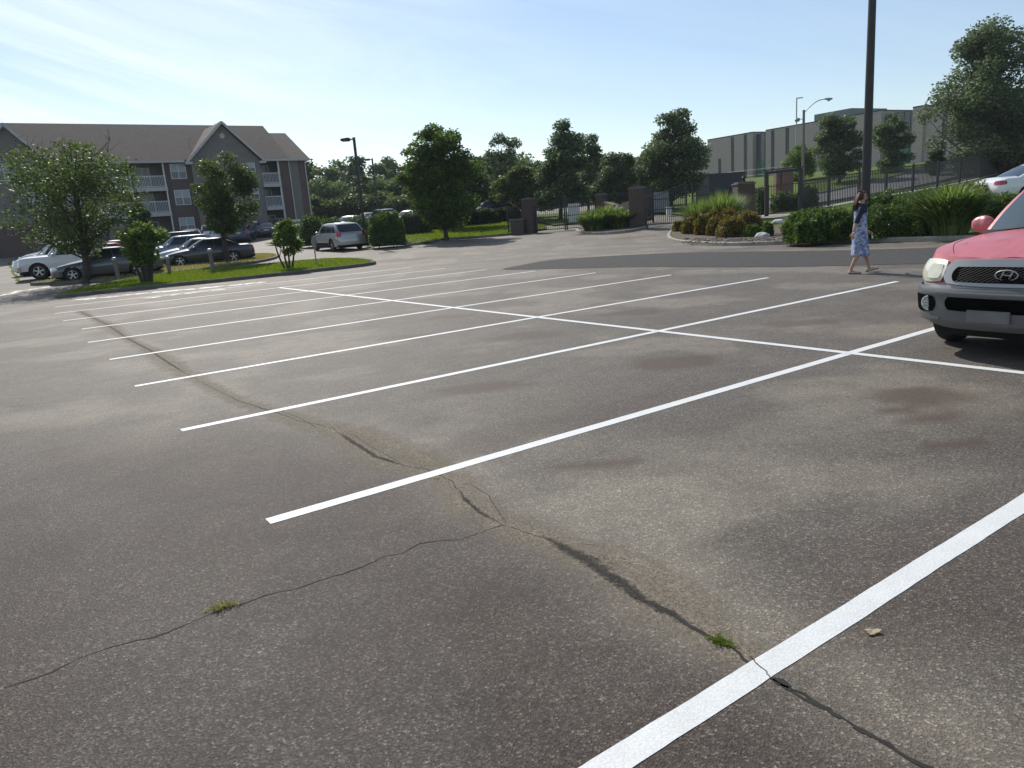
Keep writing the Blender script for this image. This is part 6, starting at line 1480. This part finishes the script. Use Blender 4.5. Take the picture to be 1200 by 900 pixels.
mb.lathe([(0,-.02),(.022,-.012),(.028,.006),(.018,.024),(0,.03)], n=10, c=(-.02,0,1.635)); mb.build('hair_fall', M['hair'], hair, smooth=True)
# navy top: torso and three-quarter sleeves
tp = skin_mesh('navy_top', [(0,0,1.02),(.005,0,1.14),(.005,0,1.27),(.008,0,1.372),(-.015,-.150,1.325),(-.11,-.190,1.14),(-.172,-.208,.99),(.02,.150,1.325),(.035,.187,1.14),(.12,.20,1.015)], [(0,1),(1,2),(2,3),(3,4),(4,5),(5,6),(3,7),(7,8),(8,9)],
     [(.130,.094),(.128,.095),(.140,.112),(.105,.090),.070,.056,.050,.070,.056,.050], M['navy_cloth'], W_)
mb = MB(); P = []
for k in range(33):
    a = 2*PI*k/32; P.append([(ox+rx*math.cos(a), (ry*abs(math.sin(a))**.85)*(1 if math.sin(a) > 0 else -1), z-(.02*abs(math.sin(a)) if z > 1.36 else 0)) for z, ry, rx, ox in ((1.415,.052,.054,.014),(1.405,.090,.070,.012),(1.390,.140,.084,.008),(1.345,.178,.100,.004),(1.26,.160,.112,.006),(1.15,.142,.112,.006))])
mb.grid(P); mb.build('yoke', M['navy_cloth'], tp, smooth=True)
# pinafore dress with folds
rows = []; prof = [(1.285,.120,.124,.010),(1.20,.152,.122,.010),(1.10,.148,.120,.008),(1.00,.148,.120,.006),(.88,.165,.132,.006),(.74,.170,.135,.012),(.60,.172,.138,.018),(.47,.172,.146,.024),(.40,.174,.152,.028),(.355,.176,.158,.030)]
for (z, ry, rx, ox) in prof:
    r_ = []; f_ = clamp((1.1-z)/.8, 0, 1)
    for k in range(48):
        a = 2*PI*k/48; w = 1+f_*(.05*math.sin(7*a+z*3)+.035*math.sin(11*a+1.2-z*5)); r_.append((ox+rx*w*math.cos(a)+(.03*f_*f_*math.cos(a)), ry*w*math.sin(a), z+.012*f_*math.sin(5*a)))
    rows.append(r_)
mb = MB(); mb.grid([[rows[j][k] for j in range(len(rows))] for k in range(48)], closeu=True); dr = mb.build('dress', dress_mat(), W_, smooth=True); sm = dr.modifiers.new('thick', 'SOLIDIFY'); sm.thickness = .006
mb = MB()
for s in (-1, 1): mb.tube([(-.08, s*.085, 1.29), (-.04, s*.09, 1.352), (.03, s*.088, 1.358), (.09, s*.08, 1.29)], [.014,.014,.014,.014], 6, flat=.5)
mb.build('strap', dr.data.materials[0], dr, smooth=True)
def shoe(ax, ay, az, pitch):
    m_ = Matrix.Translation((ax, ay, az))@Matrix.Rotation(pitch, 4, 'Y'); mb = MB(); rows = []
    for x, w, hh in ((-.075,.018,.045),(-.06,.034,.06),(-.02,.036,.062),(.04,.038,.055),(.10,.045,.042),(.15,.040,.032),(.178,.018,.022)):
        rows.append([m_@Vector((x, w*math.cos(t), .012+max(0, hh*math.sin(t)))) for t in [PI*k/8 for k in range(9)]])
    mb.grid(rows); mb.add(rows[0], [tuple(range(9))]); mb.add(rows[-1], [tuple(range(8, -1, -1))]); s_ = mb.build('shoe', M['shoe'], W_, smooth=True)
    mb = MB(); vs = []
    for x, w in ((-.078,.02),(-.06,.037),(.0,.036),(.06,.043),(.11,.048),(.155,.042),(.182,.018)): vs.append((x, w))
    lo = [m_@Vector((x, w, 0)) for x, w in vs]+[m_@Vector((x, -w, 0)) for x, w in vs[::-1]]; hi = [m_@Vector((x, w, .016)) for x, w in vs]+[m_@Vector((x, -w, .016)) for x, w in vs[::-1]]; n = len(lo)
    mb.add(lo+hi, [tuple(range(n-1, -1, -1)), tuple(range(n, 2*n))]+[(k, (k+1) % n, (k+1) % n+n, k+n) for k in range(n)]); mb.build('sole', M['sole'], s_)
shoe(-.165, -.085, .004, .04); shoe(.255, .075, .022, -.22)
mb = MB(); mb.lathe([(.018,-.003),(.022,0),(.018,.003),(.014,0),(.018,-.003)], n=14)
for k in range(3): mb.box((-.008+.012*k, -.004, -.065-.008*k), (.002+.012*k, -.001, -.018))
ky = mb.build('keys', M['white_trim']); ky.location = W_.location+Vector((.335, .165, .745)); tag(ky, 'small bunch of pale keys held in the walking woman\'s forward hand', 'keys')

# ------------------------------------------------------------------ sky, sun, air, camera
AZ, EL = R(20.6), R(40)                  # sun: left of straight ahead, height
sd = Vector((-math.sin(AZ)*math.cos(EL), math.cos(AZ)*math.cos(EL), math.sin(EL)))
sl = bpy.data.lights.new('sun', 'SUN'); sl.energy = 4.4; sl.angle = R(.5); sl.color = (1., .94, .85)
so = bpy.data.objects.new('sun', sl); link(so); so.rotation_euler = (-sd).to_track_quat('-Z', 'Y').to_euler()
w = bpy.data.worlds.new('World'); scene.world = w; w.use_nodes = True; nt = w.node_tree; L = nt.links.new; N = nt.nodes.new
bg = nt.nodes['Background']; sk = N('ShaderNodeTexSky'); sk.sky_type = 'NISHITA'; sk.sun_disc = False; sk.sun_elevation = EL; sk.sun_rotation = SUNROT if 'SUNROT' in globals() else -AZ
sk.air_density = 1.; sk.dust_density = .45; sk.ozone_density = 1.6; sk.altitude = 100
# thin cirrus: streaks in the sky's own directions
tc = N('ShaderNodeTexCoord'); sep = N('ShaderNodeSeparateXYZ'); L(tc.outputs['Generated'], sep.inputs[0])
def mth(op, a, b, cl=False):
    x = N('ShaderNodeMath'); x.operation = op; x.use_clamp = cl
    for k, q in ((0, a), (1, b)):
        if isinstance(q, (int, float)): x.inputs[k].default_value = q
        else: L(q, x.inputs[k])
    return x.outputs[0]
az = mth('ARCTAN2', sep.outputs[0], sep.outputs[1]); el = mth('ARCSINE', sep.outputs[2], 0)
u = mth('ADD', az, mth('MULTIPLY', el, 1.6)); v = mth('SUBTRACT', mth('MULTIPLY', el, 7.), mth('MULTIPLY', az, -1.5))
cb = N('ShaderNodeCombineXYZ'); L(mth('MULTIPLY', u, 1.6), cb.inputs[0]); L(v, cb.inputs[1])
n1 = N('ShaderNodeTexNoise'); n1.inputs['Scale'].default_value = 1.5; n1.inputs['Detail'].default_value = 9; n1.inputs['Roughness'].default_value = .62; n1.inputs['Distortion'].default_value = .9; L(cb.outputs[0], n1.inputs['Vector'])
r1 = N('ShaderNodeMapRange'); r1.inputs['From Min'].default_value = .40; r1.inputs['From Max'].default_value = .80; L(n1.outputs['Fac'], r1.inputs[0])
leftness = N('ShaderNodeMapRange'); leftness.inputs['From Min'].default_value = .12; leftness.inputs['From Max'].default_value = -.45; leftness.inputs['To Min'].default_value = .12; leftness.inputs['To Max'].default_value = 1.; L(az, leftness.inputs[0])
cf = mth('MULTIPLY', r1.outputs[0], mth('MULTIPLY', leftness.outputs[0], 1.), True)
mx = N('ShaderNodeMix'); mx.data_type = 'RGBA'; L(cf, mx.inputs[0]); L(sk.outputs[0], mx.inputs[6]); mx.inputs[7].default_value = (9.8, 10.6, 11.0, 1)
L(mx.outputs[2], bg.inputs['Color']); bg.inputs['Strength'].default_value = .108

mb = MB(); mb.box((-460, -120, -2.5), (460, 420, 75)); vm = bpy.data.materials.new('air'); vm.use_nodes = True; vn = vm.node_tree; vn.nodes.remove(vn.nodes['Principled BSDF'])
pv = vn.nodes.new('ShaderNodeVolumePrincipled'); pv.inputs['Density'].default_value = .0003; pv.inputs['Color'].default_value = (.80,.88,1.,1); pv.inputs['Anisotropy'].default_value = 0.; vn.links.new(pv.outputs[0], vn.nodes['Material Output'].inputs['Volume'])
hz_ = tag(mb.build('haze', vm), 'thin pale summer haze filling the air over the whole place', 'haze', kind='stuff')
cam = bpy.data.cameras.new('camera'); co = bpy.data.objects.new('camera', cam); link(co); scene.camera = co
cam.sensor_fit = 'HORIZONTAL'; cam.sensor_width = 36.; cam.lens = 36.*FPX/1200.; cam.clip_start = .05; cam.clip_end = 4000
mw = Matrix.Identity(4); mw.col[0] = Vector((*RGT, 0)); mw.col[1] = Vector((*UPV, 0)); mw.col[2] = Vector((*(-FWD), 0)); mw.col[3] = Vector((0, 0, CH, 1)); co.matrix_world = mw
vs_ = scene.view_settings; scene.display_settings.display_device = 'sRGB'; vs_.view_transform = 'Standard'; vs_.look = 'None'; vs_.exposure = .2; vs_.gamma = 1.; vs_.use_curve_mapping = False
scene.render.film_transparent = False
